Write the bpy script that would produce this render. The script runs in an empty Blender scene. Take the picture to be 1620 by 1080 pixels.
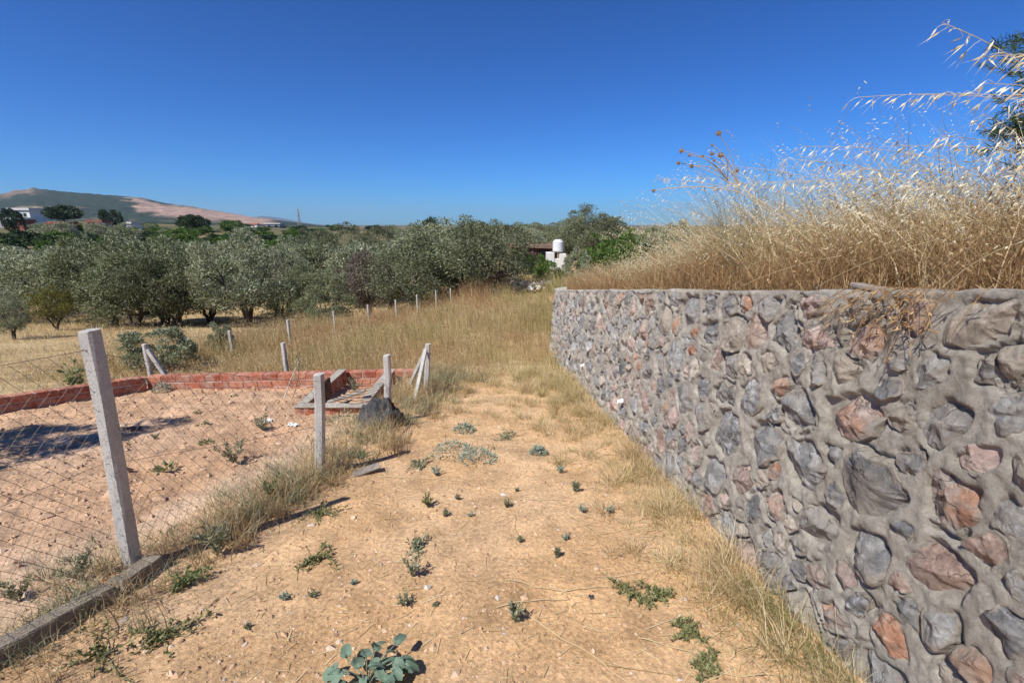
import bpy, math, random
import numpy as np
from mathutils import Vector, Matrix

sc = bpy.context.scene
C = sc.collection
RNG = np.random.default_rng(7)
random.seed(7)

# ------------------------------------------------------------------ camera, sky, sun, exposure
EYE = 1.55
PITCH = math.radians(14.4)
FPX = 720.0                      # focal length in pixels of the 1620 px wide photograph (16 mm on 36 mm)
cam_d = bpy.data.cameras.new('camera'); cam_d.lens = 16.0; cam_d.sensor_width = 36.0
cam_d.clip_start = 0.02; cam_d.clip_end = 60000
cam = bpy.data.objects.new('camera', cam_d); C.objects.link(cam)
cam.location = (0, 0, EYE); cam.rotation_euler = (math.pi/2 - PITCH, 0, 0)
sc.camera = cam

SUN_EL = math.radians(52.0)
SUN_H = (-0.64, -0.768)           # horizontal direction towards the sun: behind the camera and to the left
to_sun = Vector((SUN_H[0]*math.cos(SUN_EL), SUN_H[1]*math.cos(SUN_EL), math.sin(SUN_EL)))
world = bpy.data.worlds.new('World'); sc.world = world; world.use_nodes = True
wn = world.node_tree.nodes; wl = world.node_tree.links
for n in list(wn): wn.remove(n)
sky = wn.new('ShaderNodeTexSky'); sky.sky_type = 'NISHITA'; sky.sun_disc = False
sky.sun_elevation = SUN_EL; sky.sun_rotation = math.atan2(SUN_H[0], SUN_H[1])
sky.altitude = 900; sky.air_density = 1.0; sky.dust_density = 0.25; sky.ozone_density = 5.0
bg = wn.new('ShaderNodeBackground'); bg.inputs['Strength'].default_value = 0.06
wo = wn.new('ShaderNodeOutputWorld')
# the clear deep blue of a polarised summer sky: one even tint over the whole sky
st_ = wn.new('ShaderNodeMix'); st_.data_type = 'RGBA'; st_.blend_type = 'MULTIPLY'; st_.inputs[0].default_value = 1.0
st_.inputs[7].default_value = (.185, .566, .978, 1)
gm_ = wn.new('ShaderNodeGamma'); gm_.inputs[1].default_value = 1.3; wl.new(sky.outputs[0], gm_.inputs[0]); wl.new(gm_.outputs[0], st_.inputs[6])
wl.new(st_.outputs[2], bg.inputs[0]); wl.new(bg.outputs[0], wo.inputs[0])
sun_d = bpy.data.lights.new('sun', 'SUN'); sun_d.energy = 5.0; sun_d.angle = math.radians(0.53); sun_d.color = (1.0, 0.955, 0.88)
sun = bpy.data.objects.new('sun', sun_d); C.objects.link(sun)
sun.rotation_euler = to_sun.to_track_quat('Z', 'Y').to_euler(); sun.location = (-20, -15, 40)
vs = sc.view_settings
vs.view_transform = 'Standard'; vs.look = 'None'; vs.gamma = 1.0; vs.use_curve_mapping = False; vs.exposure = 0.33
sc.render.engine = 'CYCLES'
cy = sc.cycles
cy.max_bounces = 6; cy.diffuse_bounces = 3; cy.glossy_bounces = 2; cy.transmission_bounces = 4; cy.volume_bounces = 0; cy.transparent_max_bounces = 8
cy.use_denoising = True
try: cy.denoiser = 'OPENIMAGEDENOISE'; cy.denoising_prefilter = 'ACCURATE'
except Exception: pass

# ------------------------------------------------------------------ helpers
def ray(px, py):
    """pixel of the photograph -> (sideways, down) per metre of forward distance"""
    X = (px-810.0)/FPX; Y = (py-540.0)/FPX
    f = math.cos(PITCH) - Y*math.sin(PITCH); d = math.sin(PITCH) + Y*math.cos(PITCH)
    return X/f, d/f
def at(px, py, D):
    x, d = ray(px, py)
    return Vector((x*D, D, EYE - d*D))

def sstep(a, b, x):
    t = np.clip((x-a)/(b-a), 0, 1); return t*t*(3-2*t)

_perm = np.random.default_rng(3).permutation(512)
_perm = np.concatenate([_perm, _perm, _perm])
_grad = np.random.default_rng(4).normal(size=(512, 3)); _grad /= np.linalg.norm(_grad, axis=1)[:, None]
def noise3(p):
    p = np.asarray(p, float); i = np.floor(p).astype(int); f = p - i; i = i & 511
    u = f*f*f*(f*(f*6-15)+10); out = 0
    for dx in (0, 1):
        for dy in (0, 1):
            for dz in (0, 1):
                h = _perm[_perm[_perm[(i[:, 0]+dx) & 511] + ((i[:, 1]+dy) & 511)] + ((i[:, 2]+dz) & 511)] & 511
                g = _grad[h]
                w = (u[:, 0] if dx else 1-u[:, 0])*(u[:, 1] if dy else 1-u[:, 1])*(u[:, 2] if dz else 1-u[:, 2])
                out = out + w*(g[:, 0]*(f[:, 0]-dx) + g[:, 1]*(f[:, 1]-dy) + g[:, 2]*(f[:, 2]-dz))
    return out*1.5
def fbm(p, oct=4, gain=.5):
    p = np.asarray(p, float); a = 1.0; s = 0; 
    for k in range(oct):
        s = s + a*noise3(p*(2.0**k) + 17.3*k); a *= gain
    return s
def n2(x, y, f=1.0, oct=3, seed=0.0):
    x = np.asarray(x, float); y = np.asarray(y, float)
    return fbm(np.stack([x.ravel()*f, y.ravel()*f, np.full(x.size, seed)], 1), oct).reshape(x.shape)

def mesh_np(name, V, F, mats=None, smooth=False, midx=None, col=None):
    """V (n,3); F an array (m,k) or a list of such arrays"""
    me = bpy.data.meshes.new(name)
    V = np.asarray(V, dtype=np.float32).reshape(-1, 3)
    Fs = F if isinstance(F, list) else [F]
    Fs = [np.asarray(f, dtype=np.int32) for f in Fs if len(f)]
    loops = np.concatenate([f.ravel() for f in Fs]) if Fs else np.zeros(0, np.int32)
    tot = np.concatenate([np.full(len(f), f.shape[1], np.int32) for f in Fs]) if Fs else np.zeros(0, np.int32)
    start = np.concatenate([[0], np.cumsum(tot)[:-1]]).astype(np.int32) if len(tot) else tot
    me.vertices.add(len(V)); me.vertices.foreach_set('co', V.ravel())
    me.loops.add(len(loops)); me.loops.foreach_set('vertex_index', loops)
    me.polygons.add(len(tot)); me.polygons.foreach_set('loop_start', start)
    if smooth: me.polygons.foreach_set('use_smooth', np.ones(len(tot), bool))
    else: me.polygons.foreach_set('use_smooth', np.zeros(len(tot), bool))
    if midx is not None: me.polygons.foreach_set('material_index', np.asarray(midx, np.int32))
    me.update(calc_edges=True)
    if col is not None:
        a = me.attributes.new('tint', 'FLOAT_COLOR', 'POINT')
        c = np.ones((len(V), 4), np.float32); c[:, :3] = col
        a.data.foreach_set('color', c.ravel())
    for m in (mats if isinstance(mats, (list, tuple)) else [mats]):
        if m is not None: me.materials.append(m)
    return me

def tag(o, label=None, cat=None, group=None, kind=None):
    if label: o['label'] = label
    if cat: o['category'] = cat
    if group: o['group'] = group
    if kind: o['kind'] = kind
    return o
def ob(name, me, loc=(0, 0, 0), parent=None, rot=(0, 0, 0), scale=(1, 1, 1)):
    o = bpy.data.objects.new(name, me); C.objects.link(o)
    o.location = loc; o.rotation_euler = rot; o.scale = scale
    if parent is not None: o.parent = parent
    return o
def empty(name, loc=(0, 0, 0), rz=0.0):
    o = bpy.data.objects.new(name, None); C.objects.link(o)
    o.location = loc; o.rotation_euler = (0, 0, rz); o.empty_display_size = .2
    return o
def copy_tree(o, parent=None):
    c = o.copy(); C.objects.link(c); c.parent = parent
    for ch in list(o.children): copy_tree(ch, c)
    return c

class MB:
    """collects simple shapes into one mesh"""
    def __init__(s): s.V = []; s.F = {}; s.n = 0
    def add(s, V, F):
        V = np.asarray(V, float).reshape(-1, 3); s.V.append(V)
        for f in (F if isinstance(F, list) else [F]):
            f = np.asarray(f, int)
            if len(f): s.F.setdefault(f.shape[1], []).append(f + s.n)
        s.n += len(V)
    def box(s, c, size, R=None, bev=0.0):
        hx, hy, hz = size[0]/2, size[1]/2, size[2]/2
        if bev <= 0:
            V = np.array([[x, y, z] for x in (-hx, hx) for y in (-hy, hy) for z in (-hz, hz)])
            F = np.array([[0, 1, 3, 2], [4, 6, 7, 5], [0, 4, 5, 1], [2, 3, 7, 6], [0, 2, 6, 4], [1, 5, 7, 3]])
        else:
            b = bev; V = []; F = []
            P = []   # chamfered box: per corner three verts
            idx = {}
            for x in (-1, 1):
                for y in (-1, 1):
                    for z in (-1, 1):
                        for k in range(3):
                            p = [x*(hx-b), y*(hy-b), z*(hz-b)]; p[k] = (x*hx, y*hy, z*hz)[k]
                            idx[(x, y, z, k)] = len(V); V.append(p)
            def orient(f, n):
                a = np.array([V[i] for i in f]); nn = np.cross(a[1]-a[0], a[2]-a[1])
                return f if np.dot(nn, n) > 0 else f[::-1]
            quads = []; tris = []
            for k in range(3):
                o1, o2 = [q for q in range(3) if q != k]
                for sg in (-1, 1):
                    f = []
                    for (a1, a2) in ((-1, -1), (1, -1), (1, 1), (-1, 1)):
                        t = [0, 0, 0]; t[k] = sg; t[o1] = a1; t[o2] = a2; f.append(idx[(*t, k)])
                    n = [0, 0, 0]; n[k] = sg; quads.append(orient(f, n))
            for k in range(3):
                o1, o2 = [q for q in range(3) if q != k]
                for s1 in (-1, 1):
                    for s2 in (-1, 1):
                        ta = [0, 0, 0]; tb = [0, 0, 0]; ta[k] = -1; tb[k] = 1
                        for t in (ta, tb): t[o1] = s1; t[o2] = s2
                        f = [idx[(*ta, o1)], idx[(*tb, o1)], idx[(*tb, o2)], idx[(*ta, o2)]]
                        n = [0, 0, 0]; n[o1] = s1; n[o2] = s2; quads.append(orient(f, n))
            for x in (-1, 1):
                for y in (-1, 1):
                    for z in (-1, 1):
                        tris.append(orient([idx[(x, y, z, k)] for k in range(3)], (x, y, z)))
            V = np.array(V); F = [np.array(quads), np.array(tris)]
        if R is not None: V = V @ np.array(R).T
        s.add(V + np.array(c), F)
    def tube(s, pts, rad, n=6, cap=True):
        P = np.asarray(pts, float); m = len(P); rad = np.broadcast_to(np.asarray(rad, float), (m,))
        T = np.gradient(P, axis=0); T /= np.linalg.norm(T, axis=1)[:, None] + 1e-9
        ref = np.array([0, 0, 1.0]) if abs(T[0][2]) < .9 else np.array([1.0, 0, 0])
        A = np.cross(T, ref); A /= np.linalg.norm(A, axis=1)[:, None] + 1e-9; B = np.cross(T, A)
        th = np.arange(n)*2*math.pi/n
        V = P[:, None, :] + rad[:, None, None]*(np.cos(th)[None, :, None]*A[:, None, :] + np.sin(th)[None, :, None]*B[:, None, :])
        i = np.arange(m-1)[:, None]; j = np.arange(n)[None, :]; k = (j+1) % n
        F = np.stack([i*n+j, i*n+k, (i+1)*n+k, (i+1)*n+j], -1).reshape(-1, 4)
        V = V.reshape(-1, 3); Fs = [F]
        if cap:
            V = np.vstack([V, P[0], P[-1]]); c0 = m*n; c1 = c0+1; jj = np.arange(n); kk = (jj+1) % n
            Fs.append(np.concatenate([np.stack([kk, jj, np.full(n, c0)], 1), np.stack([(m-1)*n+jj, (m-1)*n+kk, np.full(n, c1)], 1)]))
        s.add(V, Fs)
    def lathe(s, c, prof, n=16):
        """prof: list of (r, z)"""
        th = np.arange(n)*2*math.pi/n; m = len(prof)
        V = np.array([[r*math.cos(t), r*math.sin(t), z] for r, z in prof for t in th]) + np.array(c)
        i = np.arange(m-1)[:, None]; j = np.arange(n)[None, :]; k = (j+1) % n
        s.add(V, np.stack([i*n+j, i*n+k, (i+1)*n+k, (i+1)*n+j], -1).reshape(-1, 4))
    def mesh(s, name, mat, smooth=False):
        return mesh_np(name, np.vstack(s.V), [np.vstack(f) for f in s.F.values()], mat, smooth)
    def build(s, name, mat, parent=None, loc=(0, 0, 0), smooth=False, rot=(0, 0, 0)):
        return ob(name, s.mesh(name, mat, smooth), loc, parent, rot)

# ------------------------------------------------------------------ materials
def new_mat(name):
    m = bpy.data.materials.new(name); m.use_nodes = True
    n = m.node_tree.nodes; l = m.node_tree.links
    b = n['Principled BSDF']; b.inputs['Roughness'].default_value = .85
    b.inputs['Specular IOR Level'].default_value = .25
    return m, n, l, b
def ramp(n, stops, interp='LINEAR'):
    r = n.new('ShaderNodeValToRGB'); e = r.color_ramp; e.interpolation = interp
    while len(e.elements) < len(stops): e.elements.new(.5)
    for k, (p, c) in enumerate(stops):
        e.elements[k].position = p; e.elements[k].color = (*c, 1)
    return r
def tex_noise(n, l, vec, scale, detail=6, rough=.6, dist=0.0):
    t = n.new('ShaderNodeTexNoise'); t.inputs['Scale'].default_value = scale; t.inputs['Detail'].default_value = detail
    t.inputs['Roughness'].default_value = rough; t.inputs['Distortion'].default_value = dist
    if vec is not None: l.new(vec, t.inputs['Vector'])
    return t
def mixc(n, l, a, b, fac, mode='MIX'):
    m = n.new('ShaderNodeMix'); m.data_type = 'RGBA'; m.blend_type = mode
    for sock, v in ((m.inputs[6], a), (m.inputs[7], b), (m.inputs[0], fac)):
        if isinstance(v, bpy.types.NodeSocket): l.new(v, sock)
        elif isinstance(v, (int, float)): sock.default_value = v
        else: sock.default_value = (*v, 1)
    return m.outputs[2]
def bump(n, l, b, h, strength=.5, dist=.02, normal=None):
    u = n.new('ShaderNodeBump'); u.inputs['Strength'].default_value = strength; u.inputs['Distance'].default_value = dist
    l.new(h, u.inputs['Height'])
    if normal is not None: l.new(normal, u.inputs['Normal'])
    l.new(u.outputs[0], b.inputs['Normal']); return u.outputs[0]

def leaf_mat(name, stops, rough=.6, trans=.25, tint_trans=(1.0, 1.0, .6), spec=.3):
    """stops over the random value that each blade or leaf carries"""
    m, n, l, b = new_mat(name)
    g = n.new('ShaderNodeNewGeometry'); r = ramp(n, stops); l.new(g.outputs['Random Per Island'], r.inputs[0])
    l.new(r.outputs[0], b.inputs['Base Color']); b.inputs['Roughness'].default_value = rough; b.inputs['Specular IOR Level'].default_value = spec
    if trans > 0:
        t = n.new('ShaderNodeBsdfTranslucent'); c = mixc(n, l, r.outputs[0], tint_trans, 1.0, 'MULTIPLY'); l.new(c, t.inputs[0])
        x = n.new('ShaderNodeMixShader'); x.inputs[0].default_value = trans
        l.new(b.outputs[0], x.inputs[1]); l.new(t.outputs[0], x.inputs[2]); l.new(x.outputs[0], n['Material Output'].inputs[0])
    return m
def flat_mat(name, col, rough=.8, spec=.3, var=.12, scale=8.0, bmp=0.0, metal=0.0):
    m, n, l, b = new_mat(name)
    tc = n.new('ShaderNodeTexCoord'); t = tex_noise(n, l, tc.outputs['Object'], scale)
    r = ramp(n, [(.25, tuple(c*(1-var) for c in col)), (.75, tuple(min(1, c*(1+var)) for c in col))]); l.new(t.outputs[0], r.inputs[0])
    l.new(r.outputs[0], b.inputs['Base Color']); b.inputs['Roughness'].default_value = rough; b.inputs['Specular IOR Level'].default_value = spec
    b.inputs['Metallic'].default_value = metal
    if bmp > 0:
        t2 = tex_noise(n, l, tc.outputs['Object'], scale*6, 5); bump(n, l, b, t2.outputs[0], bmp, .01)
    return m

M = {}
# soil and land: colour by place (attribute), grain by noise
m, n, l, b = new_mat('soil')
a = n.new('ShaderNodeAttribute'); a.attribute_name = 'tint'
g = n.new('ShaderNodeNewGeometry')
t1 = tex_noise(n, l, g.outputs['Position'], 3.2, 8, .65); r1 = ramp(n, [(.3, (.66, .63, .60)), (.7, (1.24, 1.22, 1.2))]); l.new(t1.outputs[0], r1.inputs[0])
t2 = tex_noise(n, l, g.outputs['Position'], 55, 6, .7); r2 = ramp(n, [(.3, (.6, .58, .56)), (.5, (1, 1, 1)), (.7, (1.3, 1.3, 1.3))]); l.new(t2.outputs[0], r2.inputs[0])
c1 = mixc(n, l, a.outputs['Color'], r1.outputs[0], 1.0, 'MULTIPLY'); c2 = mixc(n, l, c1, r2.outputs[0], 1.0, 'MULTIPLY')
v = n.new('ShaderNodeTexVoronoi'); v.inputs['Scale'].default_value = 75; l.new(g.outputs['Position'], v.inputs['Vector'])
hs = n.new('ShaderNodeHueSaturation'); hs.inputs['Saturation'].default_value = .25; hs.inputs['Value'].default_value = 1.0; l.new(v.outputs['Color'], hs.inputs['Color'])
rv = ramp(n, [(.0, (.8, .78, .76)), (.6, (1, .99, .97)), (1, (1.3, 1.26, 1.2))]); l.new(hs.outputs[0], rv.inputs[0])
c3 = mixc(n, l, c2, rv.outputs[0], .75, 'MULTIPLY'); l.new(c3, b.inputs['Base Color'])
b.inputs['Roughness'].default_value = .95; b.inputs['Specular IOR Level'].default_value = .1
t3 = tex_noise(n, l, g.outputs['Position'], 28, 8, .75)
N1 = bump(n, l, b, t3.outputs[0], .58, .035)
v2 = n.new('ShaderNodeTexVoronoi'); v2.inputs['Scale'].default_value = 75; l.new(g.outputs['Position'], v2.inputs['Vector'])
bump(n, l, b, v2.outputs['Distance'], -.5, .012, N1)
M['soil'] = m

m, n, l, b = new_mat('hillside')
a = n.new('ShaderNodeAttribute'); a.attribute_name = 'tint'; g = n.new('ShaderNodeNewGeometry')
t1 = tex_noise(n, l, g.outputs['Position'], .03, 8, .7); r1 = ramp(n, [(.35, (.62, .62, .62)), (.65, (1.3, 1.3, 1.3))]); l.new(t1.outputs[0], r1.inputs[0])
l.new(mixc(n, l, a.outputs['Color'], r1.outputs[0], 1.0, 'MULTIPLY'), b.inputs['Base Color'])
t3 = tex_noise(n, l, g.outputs['Position'], .05, 6, .7); bump(n, l, b, t3.outputs[0], .8, 8.0)
b.inputs['Roughness'].default_value = 1; b.inputs['Specular IOR Level'].default_value = 0
M['hillside'] = m

def stone_mat(name, dark, mid, light, vein=(.55, .55, .54), vein_amt=.75, patch=None):
    m, n, l, b = new_mat(name)
    g = n.new('ShaderNodeNewGeometry'); oi = n.new('ShaderNodeObjectInfo')
    off = n.new('ShaderNodeVectorMath'); off.operation = 'ADD'
    mul = n.new('ShaderNodeMath'); mul.operation = 'MULTIPLY'; mul.inputs[1].default_value = 37.0; l.new(oi.outputs['Random'], mul.inputs[0])
    l.new(g.outputs['Position'], off.inputs[0]); l.new(mul.outputs[0], off.inputs[1]); P = off.outputs[0]
    t = tex_noise(n, l, P, 9, 9, .68, .6); r = ramp(n, [(.34, dark), (.5, mid), (.66, light)]); l.new(t.outputs[0], r.inputs[0]); c = r.outputs[0]
    if patch is not None:
        tp = tex_noise(n, l, P, 6, 5, .6, .8); rp = ramp(n, [(.45, (0, 0, 0)), (.6, (1, 1, 1))]); l.new(tp.outputs[0], rp.inputs[0]); c = mixc(n, l, c, patch, rp.outputs[0])
    # veins
    tw = tex_noise(n, l, P, 5, 5, .6); vm = n.new('ShaderNodeVectorMath'); vm.operation = 'MULTIPLY_ADD'
    vm.inputs[1].default_value = (.22, .22, .22); l.new(tw.outputs['Color'], vm.inputs[0]); l.new(P, vm.inputs[2])
    vo = n.new('ShaderNodeTexVoronoi'); vo.feature = 'DISTANCE_TO_EDGE'; vo.inputs['Scale'].default_value = 8.0; l.new(vm.outputs[0], vo.inputs['Vector'])
    rv = ramp(n, [(.0, (1, 1, 1)), (.03, (.25, .25, .25)), (.09, (0, 0, 0))]); l.new(vo.outputs['Distance'], rv.inputs[0])
    tm = tex_noise(n, l, P, 4, 4, .6); rm = ramp(n, [(.40, (0, 0, 0)), (.56, (1, 1, 1))]); l.new(tm.outputs[0], rm.inputs[0])
    vv = mixc(n, l, rv.outputs[0], rm.outputs[0], 1.0, 'MULTIPLY'); vv2 = mixc(n, l, vv, (vein_amt,)*3, 1.0, 'MULTIPLY')
    c = mixc(n, l, c, vein, vv2)
    # brightness of each stone, dusty film
    rr = ramp(n, [(0, (.8, .8, .8)), (1, (1.2, 1.2, 1.2))]); l.new(oi.outputs['Random'], rr.inputs[0]); c = mixc(n, l, c, rr.outputs[0], 1.0, 'MULTIPLY')
    td = tex_noise(n, l, P, 38, 7, .75); rd = ramp(n, [(.35, (.62, .62, .62)), (.62, (1.3, 1.3, 1.3))]); l.new(td.outputs[0], rd.inputs[0]); c = mixc(n, l, c, rd.outputs[0], .8, 'MULTIPLY')
    tdu = tex_noise(n, l, P, 3.1, 6, .7); rdu = ramp(n, [(.46, (0, 0, 0)), (.66, (.75, .75, .75))]); l.new(tdu.outputs[0], rdu.inputs[0]); c = mixc(n, l, c, (.42, .365, .295), rdu.outputs[0])
    # mortar smeared unevenly over the rim of the stone
    ea = n.new('ShaderNodeAttribute'); ea.attribute_name = 'tint'; te = tex_noise(n, l, P, 13, 8, .75, .6)
    em = n.new('ShaderNodeMath'); em.operation = 'MULTIPLY_ADD'; l.new(te.outputs[0], em.inputs[0]); em.inputs[1].default_value = 1.5; l.new(ea.outputs['Fac'], em.inputs[2])
    re_ = ramp(n, [(.0, (0, 0, 0)), (1.0, (1, 1, 1))]); mr = n.new('ShaderNodeMapRange'); mr.inputs['From Min'].default_value = 1.42; mr.inputs['From Max'].default_value = 1.62; l.new(em.outputs[0], mr.inputs['Value'])
    tmc = tex_noise(n, l, P, 30, 6, .75); rmc = ramp(n, [(.3, (.27, .235, .19)), (.7, (.49, .44, .37))]); l.new(tmc.outputs[0], rmc.inputs[0])
    c = mixc(n, l, c, rmc.outputs[0], mr.outputs[0])
    vk = n.new('ShaderNodeTexVoronoi'); vk.feature = 'DISTANCE_TO_EDGE'; vk.inputs['Scale'].default_value = 11.0; l.new(vm.outputs[0], vk.inputs['Vector'])
    rk = ramp(n, [(.0, (.25, .25, .25)), (.035, (1, 1, 1))]); l.new(vk.outputs['Distance'], rk.inputs[0])
    tk_ = tex_noise(n, l, P, 7, 3, .6); rkm = ramp(n, [(.5, (0, 0, 0)), (.58, (1, 1, 1))]); l.new(tk_.outputs[0], rkm.inputs[0])
    crack = mixc(n, l, (1, 1, 1), rk.outputs[0], rkm.outputs[0]); c = mixc(n, l, c, crack, .8, 'MULTIPLY')
    l.new(c, b.inputs['Base Color']); b.inputs['Roughness'].default_value = .8; b.inputs['Specular IOR Level'].default_value = .25
    N0 = bump(n, l, b, crack, .8, .012)
    tb = tex_noise(n, l, P, 15, 10, .82, 1.6); N = bump(n, l, b, tb.outputs[0], .75, .04, N0)
    tb2 = tex_noise(n, l, P, 60, 6, .8); bump(n, l, b, tb2.outputs[0], .5, .014, N)
    return m
M['stone_gray'] = stone_mat('stone_gray', (0.206, 0.207, 0.206), (0.317, 0.314, 0.303), (0.523, 0.505, 0.462))
M['stone_dark'] = stone_mat('stone_dark', (0.139, 0.140, 0.140), (0.220, 0.218, 0.218), (0.381, 0.373, 0.351), vein_amt=.8)
M['stone_pale'] = stone_mat('stone_pale', (0.344, 0.299, 0.242), (0.489, 0.423, 0.341), (0.649, 0.572, 0.478), vein_amt=.3)
M['stone_pink'] = stone_mat('stone_pink', (0.373, 0.278, 0.246), (0.538, 0.400, 0.343), (0.718, 0.583, 0.499), vein_amt=.5)
M['stone_red'] = stone_mat('stone_red', (0.345, 0.163, 0.097), (0.552, 0.278, 0.162), (0.662, 0.434, 0.311), vein_amt=.4, patch=(0.497, 0.407, 0.350))
M['stone_brown'] = stone_mat('stone_brown', (0.290, 0.203, 0.162), (0.455, 0.325, 0.259), (0.649, 0.522, 0.428), vein_amt=.35)
STONES = ['stone_gray', 'stone_dark', 'stone_pale', 'stone_pink', 'stone_red', 'stone_brown']

m, n, l, b = new_mat('mortar')
g = n.new('ShaderNodeNewGeometry')
t = tex_noise(n, l, g.outputs['Position'], 4.5, 8, .65, .3); r = ramp(n, [(.3, (.36, .325, .27)), (.5, (.455, .415, .35)), (.7, (.56, .515, .445))]); l.new(t.outputs[0], r.inputs[0])
t2 = tex_noise(n, l, g.outputs['Position'], 40, 8, .8, .8); r2 = ramp(n, [(.34, (.58, .57, .56)), (.5, (1, 1, 1)), (.66, (1.3, 1.3, 1.3))]); l.new(t2.outputs[0], r2.inputs[0])
l.new(mixc(n, l, r.outputs[0], r2.outputs[0], .85, 'MULTIPLY'), b.inputs['Base Color'])
tb = tex_noise(n, l, g.outputs['Position'], 26, 10, .85, 1.2); N = bump(n, l, b, tb.outputs[0], .65, .026)
tb2 = tex_noise(n, l, g.outputs['Position'], 85, 6, .85); bump(n, l, b, tb2.outputs[0], .7, .014, N)
b.inputs['Roughness'].default_value = .93; b.inputs['Specular IOR Level'].default_value = .1
M['mortar'] = m

m, n, l, b = new_mat('concrete')
tc = n.new('ShaderNodeTexCoord')
t = tex_noise(n, l, tc.outputs['Object'], 6, 8, .65); r = ramp(n, [(.3, (.38, .365, .335)), (.7, (.54, .525, .49))]); l.new(t.outputs[0], r.inputs[0])
t2 = tex_noise(n, l, tc.outputs['Object'], 90, 5, .7); r2 = ramp(n, [(.3, (.5, .48, .45)), (.48, (1, 1, 1)), (.7, (1.12, 1.12, 1.12))]); l.new(t2.outputs[0], r2.inputs[0])
l.new(mixc(n, l, r.outputs[0], r2.outputs[0], .8, 'MULTIPLY'), b.inputs['Base Color'])
tb = tex_noise(n, l, tc.outputs['Object'], 95, 6, .75); bump(n, l, b, tb.outputs[0], .6, .006)
M['concrete'] = m

m, n, l, b = new_mat('brick_clay')
tc = n.new('ShaderNodeTexCoord'); oi = n.new('ShaderNodeObjectInfo')
r = ramp(n, [(0, (.30, .085, .05)), (.5, (.40, .13, .075)), (1, (.50, .20, .12))]); l.new(oi.outputs['Random'], r.inputs[0])
g = n.new('ShaderNodeNewGeometry')
t2 = tex_noise(n, l, g.outputs['Position'], 18, 7, .7); r2 = ramp(n, [(.3, (.68, .66, .64)), (.7, (1.25, 1.22, 1.2))]); l.new(t2.outputs[0], r2.inputs[0])
c = mixc(n, l, r.outputs[0], r2.outputs[0], 1.0, 'MULTIPLY')
t3 = tex_noise(n, l, g.outputs['Position'], 9, 7, .7); r3 = ramp(n, [(.42, (0, 0, 0)), (.66, (.65, .65, .65))]); l.new(t3.outputs[0], r3.inputs[0])
l.new(mixc(n, l, c, (.46, .36, .28), r3.outputs[0]), b.inputs['Base Color'])
tb = tex_noise(n, l, g.outputs['Position'], 80, 5, .7); bump(n, l, b, tb.outputs[0], .4, .005)
M['brick'] = m

M['brick_mortar'] = flat_mat('brick_mortar', (.55, .53, .50), .9, .1, .15, 20, .5)
M['rusty_wire'] = flat_mat('rusty_wire', (.15, .12, .095), .7, .3, .35, 30)
M['wood'] = flat_mat('weathered_wood', (.27, .235, .20), .9, .1, .3, 14, .5)
M['wood_pale'] = flat_mat('pale_bare_stick', (.58, .53, .45), .85, .1, .15, 14)
M['pvc'] = flat_mat('white_pvc', (.80, .79, .76), .45, .4, .04, 6)
M['sack'] = flat_mat('black_shade_net', (.07, .07, .075), .85, .2, .75, 30, 1.0)
M['kerb'] = flat_mat('weathered_kerb', (.27, .225, .175), .95, .1, .35, 16, .8)
M['pebble'] = leaf_mat('pebble', [(0, (.27, .18, .115)), (.35, (.46, .30, .18)), (.7, (.54, .36, .22)), (.92, (.58, .44, .32)), (.97, (.36, .33, .31)), (1, (.64, .58, .50))], .9, 0, spec=.1)
M['clod'] = leaf_mat('clod', [(0, (.36, .23, .15)), (.5, (.48, .32, .21)), (.9, (.54, .375, .25)), (1, (.60, .45, .33))], .95, 0, spec=.05)
M['straw'] = leaf_mat('straw', [(0, (.46, .34, .17)), (.4, (.62, .49, .27)), (.8, (.72, .60, .37)), (1, (.80, .71, .50))], .55, .3, (1, .95, .75))
M['oat'] = leaf_mat('oat_husk', [(0, (.60, .50, .31)), (.5, (.74, .66, .45)), (1, (.84, .79, .62))], .45, .35, (1, .97, .8), .4)
M['russet'] = leaf_mat('russet_grass', [(0, (.25, .14, .065)), (.4, (.39, .24, .115)), (.75, (.51, .35, .18)), (1, (.63, .49, .28))], .6, .3, (1, .85, .6))
M['tan_grass'] = leaf_mat('tan_grass', [(0, (.33, .22, .11)), (.4, (.46, .34, .18)), (.8, (.56, .44, .25)), (1, (.63, .53, .32))], .6, .3, (1, .9, .65))
M['olive_grass'] = leaf_mat('yellow_green_grass', [(0, (.22, .19, .07)), (.4, (.38, .32, .13)), (.8, (.50, .42, .20)), (1, (.58, .50, .28))], .6, .3, (1, 1, .6))
M['green_grass'] = leaf_mat('green_grass', [(0, (.10, .12, .035)), (.5, (.18, .20, .065)), (1, (.32, .30, .13))], .6, .3)
M['weed_silver'] = leaf_mat('silver_weed', [(0, (0.176, 0.223, 0.176)), (.5, (0.284, 0.338, 0.270)), (1, (0.446, 0.499, 0.419))], .6, .15)
M['weed_dull'] = leaf_mat('dull_weed', [(0, (0.149, 0.162, 0.095)), (.5, (0.243, 0.257, 0.162)), (1, (0.419, 0.405, 0.270))], .6, .2)
M['weed_green'] = leaf_mat('green_weed', [(0, (.12, .155, .06)), (.5, (.19, .235, .095)), (1, (.30, .33, .16))], .5, .3)
M['weed_olive'] = leaf_mat('sprawling_weed', [(0, (.12, .13, .05)), (.5, (.19, .20, .085)), (1, (.31, .30, .15))], .6, .2)
M['big_leaf'] = leaf_mat('broad_leaf', [(0, (.10, .165, .115)), (.5, (.15, .225, .16)), (1, (.22, .30, .225))], .55, .2)
M['olive_leaf'] = leaf_mat('olive_leaf', [(0, (0.102, 0.116, 0.057)), (.4, (0.184, 0.205, 0.109)), (.8, (0.271, 0.295, 0.174)), (1, (0.420, 0.444, 0.290))], .55, .15, spec=.15)
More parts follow.
